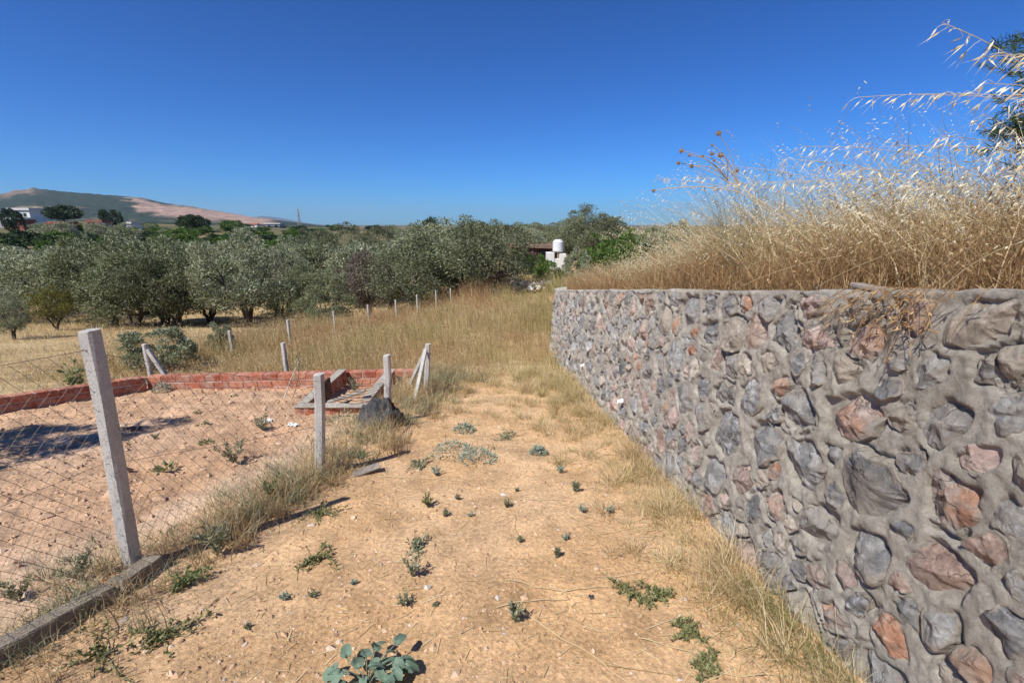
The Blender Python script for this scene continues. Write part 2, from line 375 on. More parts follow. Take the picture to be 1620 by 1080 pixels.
M['olive_leaf_silver'] = leaf_mat('silvery_olive_leaf', [(0, (0.136, 0.150, 0.084)), (.4, (0.244, 0.267, 0.161)), (.8, (0.352, 0.376, 0.251)), (1, (0.514, 0.540, 0.385))], .55, .15, spec=.15)
M['olive_leaf_dark'] = leaf_mat('dark_olive_leaf', [(0, (0.075, 0.085, 0.044)), (.4, (0.129, 0.144, 0.077)), (.8, (0.197, 0.212, 0.123)), (1, (0.311, 0.328, 0.213))], .55, .15, spec=.15)
M['dark_leaf'] = leaf_mat('dark_evergreen_leaf', [(0, (0.020, 0.037, 0.016)), (.5, (0.039, 0.067, 0.027)), (1, (0.073, 0.110, 0.044))], .6, .12)
M['fresh_leaf'] = leaf_mat('fresh_green_leaf', [(0, (0.055, 0.104, 0.022)), (.5, (0.104, 0.183, 0.037)), (1, (0.183, 0.268, 0.067))], .55, .3)
M['yellow_leaf'] = leaf_mat('yellow_green_leaf', [(0, (.09, .09, .02)), (.5, (.17, .17, .045)), (1, (.28, .26, .08))], .55, .3)
M['brown_leaf'] = leaf_mat('brownish_olive_leaf', [(0, (0.085, 0.067, 0.049)), (.5, (0.171, 0.140, 0.104)), (1, (0.293, 0.256, 0.207))], .6, .12)
M['needle'] = leaf_mat('pine_needle', [(0, (.022, .042, .012)), (.5, (.045, .078, .022)), (1, (.085, .13, .04))], .5, .12)
M['bark'] = flat_mat('bark', (.105, .085, .068), .95, .1, .35, 14, .9)
M['green_stem'] = flat_mat('grey_green_stem', (.20, .22, .16), .7, .2, .2, 20)
M['seed_head'] = flat_mat('brown_seed_head', (.34, .21, .10), .8, .2, .3, 60, .8)
# ------------------------------------------------------------------ terrain
YL = [-9000, -50, -5, 1, 9, 20, 26, 40, 70, 130, 400, 1500, 13000]
ZL = [4, 1.5, .25, 0, -1.12, -2.66, -2.95, -3.3, -3.7, -4.2, -5, -8, -14]
ZR = [4, 1.5, .25, 0, -1.12, -.50, -.25, -.1, -.4, -1.6, -5, -8, -14]
YR = [-9000, -50, -5, 1, 9, 16, 22, 40, 70, 130, 400, 1500, 13000]
def ground_base(x, y):
    x = np.asarray(x, float); y = np.asarray(y, float)
    a = np.interp(y, YL, ZL); b_ = np.interp(y, YR, ZR)
    u = sstep(-6.8, .2, x)
    z = a*(1-u) + b_*u
    z = z + 8.5*np.exp(-(((x+330)/190)**2 + ((y-300)/130)**2))      # a low rise with the far houses
    z = z + 4.5*np.exp(-(((x+330)/120)**2 + ((y-640)/200)**2))
    return z
def wall_x(y): return 1.255 - .05*np.asarray(y, float)               # foot of the retaining wall
WALL_H = 1.40
def wall_top(y):
    y = np.asarray(y, float)
    return ground_base(wall_x(y), y) + WALL_H + .022*n2(y, y*0, 3.4, 4, 5.0)
PLOT = np.array([(-1.9, 1.2), (-1.55, 3.2), (-1.42, 4.7), (-1.33, 6.25), (-5.15, 6.15), (-6.1, 4.2), (-7.4, 1.2)])
def inside(poly, x, y):
    x = np.asarray(x, float); y = np.asarray(y, float); c = np.zeros(x.shape, bool); j = len(poly)-1
    for i in range(len(poly)):
        xi, yi = poly[i]; xj, yj = poly[j]
        c ^= ((yi > y) != (yj > y)) & (x < (xj-xi)*(y-yi)/(yj-yi+1e-12)+xi); j = i
    return c
def fence_x(y): return np.interp(y, [-3, 0, 2, 3.2, 4.7, 6, 9], [-2.1, -2.05, -1.97, -1.52, -1.38, -1.28, -1.1])
def ground_z(x, y):
    x = np.asarray(x, float); y = np.asarray(y, float)
    z = ground_base(x, y)
    near = 1-sstep(9, 16, np.hypot(x, y))
    if near.max() <= 0: return z
    ins = inside(PLOT, x, y)
    # tilled clods in the plot, packed soil on the path
    plot = np.where(ins, 1.0, 0.0)
    d_f = np.abs(x - fence_x(y))
    til = sstep(.12, .5, d_f)*plot
    z = z + near*(.018*n2(x, y, 1.6, 3, 1.0) + .007*n2(x, y, 7, 3, 2.0))
    z = z + til*near*(.030*n2(x, y, 4.5, 4, 3.0) + .022*np.abs(n2(x, y, 9, 3, 4.0)))
    z = z + near*.045*np.exp(-((x-fence_x(y)-.05)/.22)**2)            # the little ridge along the fence
    z = z + near*.05*np.exp(-((x-wall_x(y))/.22)**2)
    return z
def GZ(x, y): return float(ground_z(np.array([x]), np.array([y]))[0])
def GP(px, py):
    """where the view through a photograph pixel meets the ground"""
    X, d = ray(px, py); D = np.concatenate([np.arange(.5, 30, .02), np.arange(30, 600, .5)])
    h = (EYE - d*D) - ground_base(X*D, D)
    k = np.argmax(h < 0) if (h < 0).any() else len(D)-1
    D0 = D[k]
    for q in range(3):
        D0 = (EYE - GZ(X*D0, D0))/d if d > 1e-4 and D0 < 12 else D0
    return Vector((X*D0, D0, GZ(X*D0, D0)))

def axis(lo, hi, step, far_lo, far_hi, g=1.16):
    a = list(np.arange(lo, hi+1e-6, step)); s = step
    while a[-1] < far_hi: s = min(s*g, 1500); a.append(a[-1]+s)
    s = step; b_ = []
    p = lo
    while p > far_lo: s = min(s*g, 1500); p -= s; b_.append(p)
    return np.array(b_[::-1] + a)
xs = axis(-5.4, 1.5, .034, -12500, 12500, 1.11); ys = axis(.7, 6.6, .034, -9000, 12500, 1.09)
XX, YY = np.meshgrid(xs, ys, indexing='ij'); ZZ = ground_z(XX, YY)
ZZ = np.where(XX > wall_x(YY)+.18, np.where((YY < 10) & (YY > -40) & (XX < 40), ZZ-.3, ZZ), ZZ)
nx, ny = XX.shape
ii = np.arange(nx-1)[:, None]; jj = np.arange(ny-1)[None, :]
F = np.stack([ii*ny+jj, (ii+1)*ny+jj, (ii+1)*ny+jj+1, ii*ny+jj+1], -1).reshape(-1, 4)
V = np.stack([XX, YY, ZZ], -1).reshape(-1, 3)
x, y = V[:, 0], V[:, 1]
c_path = np.array([.57, .375, .205]); c_plot = np.array([.50, .325, .205]); c_pack = np.array([.56, .41, .29]); c_straw = np.array([.37, .27, .145]); c_far = np.array([.10, .10, .05])
def lerp(a, b_, t): return a*(1-t[:, None]) + b_*t[:, None]
col = np.tile(c_path, (len(V), 1))
nz = n2(x, y, .9, 3, 9.0); nz2 = n2(x, y, .35, 3, 11.0)
col = lerp(col, np.array([.62, .45, .29]), np.clip(.5+nz*.9, 0, 1)*.7)
ins = inside(PLOT, x, y)
col = np.where(ins[:, None], lerp(np.tile(c_plot, (len(V), 1)), c_pack, np.clip(.25+nz2*1.2, 0, 1)), col)
packed = ins*np.exp(-((x-fence_x(y)+.33)/.22)**2); col = lerp(col, c_pack, np.clip(packed*1.2, 0, 1))
field = np.where(ins, 0, sstep(5.8, 8.2, y + nz*.8 + np.abs(x+.2)*.35)); field = np.maximum(field, np.where(ins, 0, sstep(.3, 1.0, fence_x(y)-x)))
col = lerp(col, lerp(np.tile(c_straw, (len(V), 1)), np.array([.47, .37, .21]), np.clip(.5+nz2, 0, 1)), np.clip(field, 0, 1))
far = sstep(22, 60, np.hypot(x, y)); col = lerp(col, lerp(np.tile(c_far, (len(V), 1)), np.array([.24, .20, .11]), np.clip(.25+1.3*n2(x, y, .05, 3, 2.0), 0, 1)), far)
g_me = mesh_np('ground', V, F, M['soil'], True, col=col)
tag(ob('ground', g_me), 'sandy tan ground sloping down from the path to the grove', kind='structure')

# the raised terrace behind the stone wall
bx = np.concatenate([np.arange(.22, 3.0, .12), np.geomspace(3.0, 40, 22)]); by = np.concatenate([np.geomspace(40, 2, 16)[:-1]*-1, np.arange(-2, 9.3, .15)])
BX, BY = np.meshgrid(bx, by, indexing='ij'); X0 = wall_x(BY)+BX
def bank_z(x, y):
    d = np.asarray(x)-wall_x(y)
    return wall_top(y) - .03 + .13*np.clip(d-.25, 0, 1.1) + .03*n2(x, y, 1.2, 2, 6.0)
BZ = bank_z(X0, BY)
nx, ny = BX.shape; ii = np.arange(nx-1)[:, None]; jj = np.arange(ny-1)[None, :]
F = np.stack([ii*ny+jj, (ii+1)*ny+jj, (ii+1)*ny+jj+1, ii*ny+jj+1], -1).reshape(-1, 4)
V = np.stack([X0, BY, BZ], -1).reshape(-1, 3)
# far slope of the terrace, back down to the land behind
yl = np.array([9.7, 11, 13, 16]); k = len(V); bxe = bx
E = [V]; cols = len(by)
rows = []
for q, yy in enumerate(yl):
    t = (q+1)/len(yl); xx = wall_x(9.25)+bxe*1.0 + .02*(yy-9.25)
    zz = BZ[:, -1]*(1-t) + (ground_base(xx, np.full_like(xx, yy)) - .08)*t
    rows.append(np.stack([xx, np.full_like(xx, yy), zz], -1))
prev = np.arange(nx)*ny + ny-1; Fx = [F]
for r_ in rows:
    cur = np.arange(nx)+k; E.append(r_); k += nx
    Fx.append(np.stack([prev[:-1], prev[1:], cur[1:], cur[:-1]], -1)); prev = cur
V = np.vstack(E); F = np.vstack(Fx)
cc = lerp(np.tile(np.array([.33, .22, .12]), (len(V), 1)), np.array([.44, .33, .19]), np.clip(.5+n2(V[:, 0], V[:, 1], 1.0, 3), 0, 1))
tag(ob('terrace_terrain', mesh_np('terrace_terrain', V, F, M['soil'], True, col=cc)), 'raised grassy terrace held back by the stone wall', kind='structure')

# far hill with quarry scars
cpx = np.array([-700, -400, -200, 0, 20, 35, 55, 62, 75, 110, 160, 200, 235, 270, 300, 330, 365, 400, 430, 460, 500, 560, 640])
cpy = np.array([322, 316, 318, 309, 305, 300.5, 299.5, 296.8, 299, 303, 307, 310, 314, 322, 326, 331, 337, 343.5, 347, 351, 356, 362, 366])
pxs = np.concatenate([np.linspace(-700, -20, 60), np.linspace(-15, 640, 190)]); fr = np.concatenate([np.linspace(0, 1, 34), [1.12, 1.3, 1.6]])
PX, FR = np.meshgrid(pxs, fr, indexing='ij')
Dr = 2350.0; ridge = np.array([ray(p, q)[1] for p, q in zip(pxs, np.interp(pxs, cpx, cpy))]); az = np.array([ray(p, 345)[0] for p in pxs])
Y0 = 1350 + (Dr-1350)*FR; Xh = az[:, None]*Y0
zr = EYE - ridge*Dr; zb = -9.0
prof = np.where(FR <= 1, FR**1.25, 1-(FR-1)*1.2)
Zh = zb + (zr[:, None]-zb)*prof
P3 = np.stack([Xh.ravel()/240, Y0.ravel()/240, np.zeros(Xh.size)], 1)
Zh = Zh + (fbm(P3, 5)*16*(np.clip(FR, 0, 1)*(1-np.clip(FR, 0, 1))*4).ravel() + fbm(P3*6, 3)*3.0*np.clip(FR, 0, 1).ravel()).reshape(Zh.shape)*np.clip((zr[:, None]-zb)/120, .05, 1)
nzh = fbm(P3*3, 4).reshape(PX.shape)
green = np.array([.036, .05, .034]); pink = np.array([.36, .245, .19]); tan = np.array([.33, .25, .16])
colh = np.tile(green, (PX.size, 1)).reshape(PX.shape+(3,))
def blend(mask, c):
    global colh
    colh = colh*(1-mask[..., None]) + c*mask[..., None]
nzs = nzh*.10
q1 = sstep(.0, 1, (PX-205)/14 + nzh*2)*(1-sstep(0, 1, (PX-425)/14+nzh*2))*sstep(.0, .12, FR - np.interp(PX, [205, 222, 260, 300, 420], [.80, .45, .36, .34, .26]) + nzs)*(1-sstep(.0, .16, FR - np.interp(PX, [200, 240, 270, 300, 420], [1.0, .86, .84, .9, .95]) + nzs))
q1 = q1*(1-.9*np.exp(-(((PX-352)/16)**2 + ((FR-.42)/.12)**2)))
blend(np.clip(q1, 0, 1), pink*(1+.35*np.clip(nzh, -1, 1))[..., None])
q2 = np.exp(-(((PX-38)/26)**2))*sstep(.80, .90, FR + nzs); blend(np.clip(q2*.9, 0, .6), pink*.9)
q3 = np.exp(-(((FR-.50-(PX-60)*.0004)/.028)**2))*sstep(20, 50, PX)*(1-sstep(110, 150, PX)); blend(np.clip(q3, 0, .8), tan)
q4 = sstep(.2, .5, nzh)*(FR < .4); blend(np.clip(q4*.5, 0, 1), tan*.7)
nx, ny = PX.shape; ii = np.arange(nx-1)[:, None]; jj = np.arange(ny-1)[None, :]
F = np.stack([ii*ny+jj, (ii+1)*ny+jj, (ii+1)*ny+jj+1, ii*ny+jj+1], -1).reshape(-1, 4)
tag(ob('hill', mesh_np('hill', np.stack([Xh, Y0, Zh], -1).reshape(-1, 3), F, M['hillside'], True, col=colh.reshape(-1, 3))), 'long scrub covered hill with pinkish quarry scars', kind='structure')
# far blue mountains
mp = np.array([250, 300, 340, 365, 400, 415, 435, 455, 475, 500, 530, 560, 600, 680, 800]); mq = np.array([352, 345, 335, 337, 343.5, 341, 343, 346.5, 351, 354.5, 357, 358, 361, 364, 366])
pxs = np.linspace(250, 800, 90); fr = np.linspace(0, 1.6, 15); PX, FR = np.meshgrid(pxs, fr, indexing='ij')
ridge = np.array([ray(p, q)[1] for p, q in zip(pxs, np.interp(pxs, mp, mq))]); az = np.array([ray(p, 345)[0] for p in pxs])
Dm = 9500; Y0 = 7600+(Dm-7600)*FR; zr = EYE-ridge*Dm; Zm = -20+(zr[:, None]+20)*np.where(FR <= 1, FR**1.2, 1-(FR-1)*1.1)
P3 = np.stack([(az[:, None]*Y0).ravel()/900, Y0.ravel()/900, np.zeros(PX.size)], 1); Zm += (fbm(P3, 4)*40*(np.clip(FR, 0, 1)*(1-np.clip(FR, 0, 1))*4).ravel()).reshape(Zm.shape)
nx, ny = PX.shape; ii = np.arange(nx-1)[:, None]; jj = np.arange(ny-1)[None, :]
F = np.stack([ii*ny+jj, (ii+1)*ny+jj, (ii+1)*ny+jj+1, ii*ny+jj+1], -1).reshape(-1, 4)
tag(ob('mountain', mesh_np('mountain', np.stack([az[:, None]*Y0, Y0, Zm], -1).reshape(-1, 3), F, M['hillside'], True, col=np.tile(np.array([.10, .11, .10]), (PX.size, 1)))), 'distant blue mountain range on the horizon', kind='structure')

# ------------------------------------------------------------------ the stone retaining wall
Y_A, Y_B = -1.2, 9.25
def wall_pt(y, v, off=0.0):
    """a point on the wall's face: v above its foot, off towards the path"""
    y = np.asarray(y, float); v = np.asarray(v, float)
    zb = ground_base(wall_x(y), y)
    H = wall_top(y)-zb
    return np.stack([wall_x(y) + .05*v - off, y - .05*off, zb + v*H/WALL_H], -1)
def wall_uv(px, py):
    X, d = ray(px, py); D = 1.2
    for k in range(30):
        z = EYE-d*D; v = z-float(ground_base(wall_x(D), D)); D = (float(wall_x(D))+.05*v)/X
    return D, v
LIST = [(1242,525,50,52,0),(1295,539,55,34,3),(1283,480,44,52,3),(1361,482,46,42,0),(1368,540,48,60,4),(1423,568,30,26,1),(1405,612,42,32,1),(1477,586,54,52,0),(1558,503,95,98,2),
 (1446,495,58,64,5),(1563,586,32,40,1),(1292,587,40,38,0),(1231,612,28,32,4),(1262,651,54,48,1),(1226,656,18,26,1),(1340,655,72,88,4),(1495,671,88,75,1),(1432,660,40,40,2),(1603,662,58,60,0),
 (1598,576,42,52,2),(1270,734,60,86,0),(1379,766,115,95,1),(1506,794,100,96,4),(1600,812,50,74,0),(1223,800,30,58,4),(1296,830,54,70,0),(1371,877,72,92,1),(1488,906,108,105,5),(1335,908,32,76,3),
 (1606,925,35,40,0),(1236,856,22,34,2),(1260,862,20,40,0),(1212,850,30,60,0),(1402,1005,64,78,4),(1540,1055,74,66,4),(1597,1000,60,110,1),(1215,885,44,50,0),(1146,686,46,62,1),(1110,662,28,44,0),
 (1110,612,28,34,1),(1140,620,24,38,1),(1185,626,46,50,0),(1208,698,56,66,0),(1128,750,40,58,0),(1090,753,20,38,4),(1118,794,38,28,4),(1100,717,28,34,3),(1079,704,14,30,1),(1057,735,16,36,0),
 (1175,760,34,52,3),(1149,833,34,40,0),(1121,526,32,38,1),(1093,556,14,19,4),(1068,516,14,28,4),(1194,526,40,40,5),(1010,580,12,16,4),(1040,640,16,24,0),(1060,600,16,22,0)]
seeds = []       # y, v, half width, half height, type
for (cx, cy_, w, h, k) in LIST:
    y0, v0 = wall_uv(cx, cy_); ya, _ = wall_uv(cx+w/2, cy_); yb, _ = wall_uv(cx-w/2, cy_); _, va = wall_uv(cx, cy_-h/2); _, vb = wall_uv(cx, cy_+h/2)
    v0 = min(max(v0, .03), WALL_H-.05)
    hw = abs(yb-ya)/2*1.14; hh = abs(va-vb)/2*1.14; seeds.append([y0, v0, min(max(hw, .04), .19), min(max(hh, .035), .17), k])
rs = np.random.default_rng(21)
for R0, tries in ((.135, 600), (.11, 1500), (.09, 2500), (.07, 4000), (.05, 5000)):
    for k in range(tries):
        y0 = rs.uniform(Y_A+.1, Y_B-.06); v0 = rs.uniform(.04, WALL_H-.045); r_ = R0*rs.uniform(.85, 1.15)
        if R0 < .06 and y0 > 5: continue
        S = np.array(seeds); d = np.hypot(S[:, 0]-y0, S[:, 1]-v0)
        if (d > np.where(np.arange(len(S)) < len(LIST), .88, .78)*(r_ + .5*(S[:, 2]+S[:, 3]))).all():
            asp = rs.uniform(.8, 1.3); seeds.append([y0, v0, r_*asp, r_/asp, rs.choice([0, 1, 2, 3, 4, 5], p=[.40, .13, .20, .12, .06, .09])])
seeds = np.array(seeds)
# keep the 300 largest in view as parts of their own
wall = empty('stone_retaining_wall', tuple(wall_pt(4.0, 0.0)))
tag(wall, 'long mortared rubble stone retaining wall of grey and pink stones beside the path', 'stone wall')
WO = np.array(wall.location)
NA = 40
th = np.arange(NA)*2*math.pi/NA
polar = []
for i, (y0, v0, hw, hh, k) in enumerate(seeds):
    ang = rs.uniform(0, math.pi); e = 1/np.sqrt((np.cos(th)/hw)**2 + (np.sin(th)/hh)**2)
    # a blocky outline: cut by a few random chords
    R_ = e*1.55
    for q in range(rs.integers(6, 9)):
        a0 = rs.uniform(0, 2*math.pi); ce = 1/math.sqrt((math.cos(a0)/hw)**2 + (math.sin(a0)/hh)**2)
        cs = np.cos(th-a0); R_ = np.where(cs > .05, np.minimum(R_, ce*rs.uniform(.92, 1.28)/np.maximum(cs, .05)), R_)
    ri = .5*(hw+hh)
    dx = seeds[:, 0]-y0; dv = seeds[:, 1]-v0; L = np.hypot(dx, dv)
    for j in np.where((L > 1e-6) & (L < .6))[0]:
        rj = .5*(seeds[j, 2]+seeds[j, 3]); f = ri/(ri+rj); cs = (np.cos(th)*dx[j] + np.sin(th)*dv[j])/L[j]
        R_ = np.where(cs > .05, np.minimum(R_, np.maximum(f*L[j]-rs.uniform(.002, .011), .02)/np.maximum(cs, .05)), R_)
    R_ = np.minimum(R_, np.where(np.sin(th) > .05, np.maximum(WALL_H-.012-v0, .02)/np.maximum(np.sin(th), .05), 9))
    R_ = R_*(1+.15*fbm(np.stack([np.cos(th)*2.6, np.sin(th)*2.6, np.full(NA, i*3.7)], 1), 3))
    R_ = (np.roll(R_, 1)+10*R_+np.roll(R_, -1))/12
    polar.append(R_)
# mortar bed: one skin over the face and the crest
yy = [Y_A]; 
while yy[-1] < Y_B: yy.append(yy[-1] + np.clip(.0055*max(abs(yy[-1]-.3), 1.0), .008, .035))
yy = np.array(yy); yy[-1] = Y_B
vv = np.concatenate([[-.25, -.12], np.arange(-.04, WALL_H-.004, .010), [WALL_H]]); top_rows = np.array([.03, .07, .12, .18, .25, .32])
YG, VG = np.meshgrid(yy, vv, indexing='ij')
off = .008*n2(YG, VG, 4, 2, 1.0) + .007*n2(YG, VG, 26, 4, 2.0) - .001
for (y0, v0, hw, hh, k), R_ in zip(seeds, polar):
    m_ = max(R_.max(), .05)*1.6; i0, i1 = np.searchsorted(yy, [y0-m_, y0+m_]); j0, j1 = np.searchsorted(vv, [v0-m_, v0+m_])
    if i1 <= i0 or j1 <= j0: continue
    a = YG[i0:i1, j0:j1]-y0; b_ = VG[i0:i1, j0:j1]-v0; rr_ = np.hypot(a, b_); t_ = np.arctan2(b_, a) % (2*math.pi)
    Rt = np.interp(t_, np.append(th, 2*math.pi), np.append(R_, R_[0]))
    d = rr_-Rt; o = off[i0:i1, j0:j1]
    lip = .002*np.exp(-(d/.022)**2)*np.clip(.35+1.8*n2(a+y0, b_+v0, 5, 2, 8.0), 0, 1.6)
    lip = lip*(1-sstep(.03, .06, d)); k_in = 1-sstep(-.030, -.010, d); o = (o + lip)*(1-k_in) - .026*k_in
    gr = n2(a+y0, b_+v0, 4, 2, 31.0)
    o = o - .018*np.exp(-((d-.002)/.010)**2)*sstep(.12, .3, gr)      # open joint along part of a stone
    off[i0:i1, j0:j1] = o
off = np.clip(off, -.035, .045)
Pf = wall_pt(YG, VG, off)
Pt = []
for t_ in top_rows:
    q = wall_pt(yy, np.full_like(yy, WALL_H), 0.0) + np.stack([np.full_like(yy, t_), yy*0, .004 + .012*n2(yy, yy*0+t_, 7, 3, 3.0) - .01*(t_ > .25)], -1); Pt.append(q)
G_ = np.concatenate([Pf, np.stack(Pt, 1)], 1); nx, ny = G_.shape[:2]
ii = np.arange(nx-1)[:, None]; jj = np.arange(ny-1)[None, :]
F = np.stack([ii*ny+jj, ii*ny+jj+1, (ii+1)*ny+jj+1, (ii+1)*ny+jj], -1).reshape(-1, 4)
Vm = G_.reshape(-1, 3)
# far end face
e0 = (nx-1)*ny + np.arange(ny); back = Vm[e0] + np.array([.35, .35, 0]); nb = len(Vm); Vm = np.vstack([Vm, back])
F = np.vstack([F, np.stack([e0[:-1], e0[1:], nb+np.arange(1, ny), nb+np.arange(ny-1)], -1)])
ob('mortar', mesh_np('mortar', Vm-WO, F, M['mortar'], True), parent=wall)
order = np.argsort([(-(hw*hh)/max(y0, .5)**2 if y0 > .55 else 1) for (y0, v0, hw, hh, k) in seeds])
part_ids = set(order[:298].tolist())
rest_V, rest_F, rest_M, rest_C, rn = [], [], [], [], 0
for i, ((y0, v0, hw, hh, k), R_) in enumerate(zip(seeds, polar)):
    step = 1 if 0.5 < y0 < 2.8 else (2 if y0 < 5 else 4); Ri = R_[::step]; ti = th[::step]; na = len(Ri)
    fr = np.array([1.04, .985, .9, .76, .58, .38, .18]) if step == 1 else (np.array([1.04, .97, .8, .5, .22]) if step == 2 else np.array([1.04, .9, .5]))
    a = (Ri[None, :]*np.cos(ti)[None, :])*fr[:, None]; b_ = (Ri[None, :]*np.sin(ti)[None, :])*fr[:, None]
    a = np.append(a.ravel(), 0); b_ = np.append(b_.ravel(), 0); f_ = np.append(np.repeat(fr, na), 0)
    r0 = .5*(hw+hh); bul = min(.026, .18*r0)*rs.uniform(.3, 1.3)
    h = bul*(1-np.clip(f_, 0, 1)**12)
    for q in range(6):                                     # broken faces
        p = rs.normal(size=2)*.30; h = np.minimum(h, bul*rs.uniform(.55, 1.15) + (a*p[0] + b_*p[1]))
    h = h + (.009*fbm(np.stack([(a+y0)*12, (b_+v0)*9, np.full(len(a), i*1.9)], 1), 3) + .010*fbm(np.stack([(a+y0)*30, (b_+v0)*30, np.full(len(a), i*1.3)], 1), 2))*np.clip((1.0-f_)*6, 0, 1)
    h = h + .008; h = np.where(f_ > 1.0, -.03, h)
    W3 = wall_pt(a+y0, b_+v0, h)
    nr = len(fr); I = np.arange(nr-1)[:, None]; J = np.arange(na)[None, :]; K = (J+1) % na
    Fq = np.stack([I*na+J, (I+1)*na+J, (I+1)*na+K, I*na+K], -1).reshape(-1, 4); c_ = nr*na; jj_ = np.arange(na)
    Ft = np.stack([(nr-1)*na+jj_, np.full(na, c_), (nr-1)*na+(jj_+1) % na], -1)
    mt = M[STONES[int(k)]]
    if i in part_ids:
        cen = wall_pt(y0, v0, 0.0)
        ob('stone', mesh_np('stone', W3-cen, [Fq, Ft], mt, False, col=np.repeat(np.clip(f_, 0, 1)[:, None]**1.5, 3, 1)), tuple(cen-WO), wall)
    else:
        rest_V.append(W3-WO); rest_F.append((Fq+rn, Ft+rn)); rest_M += [int(k)]; rest_C.append(np.clip(f_, 0, 1)**1.5); rn += len(W3)
if rest_V:
    fq = np.vstack([f[0] for f in rest_F]); ft = np.vstack([f[1] for f in rest_F])
    mi = np.concatenate([np.concatenate([np.full(len(f[0]), k) for f, k in zip(rest_F, rest_M)]), np.concatenate([np.full(len(f[1]), k) for f, k in zip(rest_F, rest_M)])])
    tag(ob('remaining_stones', mesh_np('remaining_stones', np.vstack(rest_V), [fq, ft], [M[s] for s in STONES], True, midx=mi, col=np.repeat(np.concatenate(rest_C)[:, None], 3, 1)), parent=wall), kind='stuff')
# white drain pipes through the wall
for (px, py, ln) in ((985, 634, .05), (923, 578, .04)):
    y0, v0 = wall_uv(px, py); mb = MB(); r_ = .022
    mb.lathe((0, 0, 0), [(r_, -.06), (r_, ln), (r_-.004, ln), (r_-.004, -.06)], 14)
    c = wall_pt(y0, v0, 0.0); o = mb.build('drain_pipe', M['pvc'], wall, tuple(c-WO), True, (0, -math.pi/2-.15, 0))
# a strip of old wood lying on the wall's crest
p = at(1372, 449, 1.62); p.z = float(wall_top(1.62))+.02
mb = MB(); mb.box((0, 0, 0), (.05, .17, .018), bev=.004); tag(mb.build('wood_strip', M['wood'], None, (float(wall_x(1.62))+.12, 1.62, p.z), False, (.03, .05, .1)), 'short weathered wood strip lying on the crest of the stone wall', 'wood strip')
# ------------------------------------------------------------------ brick border of the plot
brick_me = {}
def brick_mesh(L, W, H):
    key = (round(L, 3), round(W, 3), round(H, 3))
    if key not in brick_me:
        mb = MB(); mb.box((0, 0, 0), (L, W, H), bev=.004); brick_me[key] = mb.mesh('brick', M['brick'])
    return brick_me[key]
rb = np.random.default_rng(5)
def place_brick(root, Lb, W, H, m, z, ang, sl, O):
    o = ob('brick', brick_mesh(Lb, W, H), (m[0]-O[0]+rb.normal()*.0015, m[1]-O[1]+rb.normal()*.002, z-O[2]+rb.normal()*.001), root)
    R = Matrix.Rotation(ang+rb.normal()*.006, 3, 'Z') @ Matrix.Rotation(-sl+rb.normal()*.003, 3, 'Y') @ Matrix.Rotation(rb.normal()*.006, 3, 'X'); o.rotation_euler = R.to_euler(); return o
def brick_run(root, A, B, z0, courses, L=.19, W=.13, H=.085, joint=.011, skip_end=0.0):
    """a run of bricks from A to B (ground points), courses laid from z0(x, y) upwards; all children of root"""
    A = np.array(A[:2], float); B = np.array(B[:2], float); D = B-A; ln = np.linalg.norm(D); d = D/ln; ang = math.atan2(d[1], d[0])
    O = np.array(root.location)
    for c in range(courses):
        s = -L/2*(c % 2)*.9
        while s < ln-.03:
            s0 = max(s, 0); s1 = min(s+L, ln); Lb = s1-s0
            if Lb > .05:
                m = A + d*(s0+s1)/2; z = z0(m) + H/2 + c*(H+joint)
                place_brick(root, Lb, W, H, m, z, ang, math.atan((z0(A+d*s1)-z0(A+d*s0))/Lb), O)
            s += L+joint*.5
    mb = MB(); n_ = max(2, int(ln/.3)); 
    for k in range(n_):
        a = A + D*k/n_; b_ = A + D*(k+1)/n_; m = (a+b_)/2; hh = courses*(H+joint)-joint-.012
        R = Matrix.Rotation(ang, 3, 'Z'); sl = (z0(b_)-z0(a))/(ln/n_)
        R = R @ Matrix.Rotation(-math.atan(sl), 3, 'Y')
        mb.box((m[0]-O[0], m[1]-O[1], z0(m)+hh/2+.004-O[2]), (ln/n_*1.002, W-.016, hh), np.array(R))
    mb.build('mortar', M['brick_mortar'], root)
Pc = GP(240, 614); Pr = GP(664, 607); Pl = GP(0, 655); 
Pc = np.array(Pc); Pr = np.array(Pr); Pl = np.array(Pl); Pl = Pc + (Pl-Pc)*1.6
zplot = lambda m: GZ(m[0], m[1])-.05
zflat = lambda m: np.interp(m[0], [Pc[0], Pr[0]], [Pc[2]-.08, Pr[2]-.06])
r1 = empty('brick_border_wall', tuple(Pc)); tag(r1, 'low red brick border wall along the far side of the soil plot', 'brick wall', 'low brick borders of the plot')
brick_run(r1, Pc, Pr, zflat, 3)
r2 = empty('brick_border_wall', tuple(Pc)); tag(r2, 'low shaded red brick border wall running to the picture\'s left edge', 'brick wall', 'low brick borders of the plot')
dl = (Pc-Pl)/np.linalg.norm(Pc-Pl)
zl = lambda m: np.interp(m[1], [Pl[1], Pc[1]], [Pl[2]-.07, Pc[2]-.08])
brick_run(r2, Pl, Pc-dl*.075-np.array([.0, .0, 0]), zl, 3)
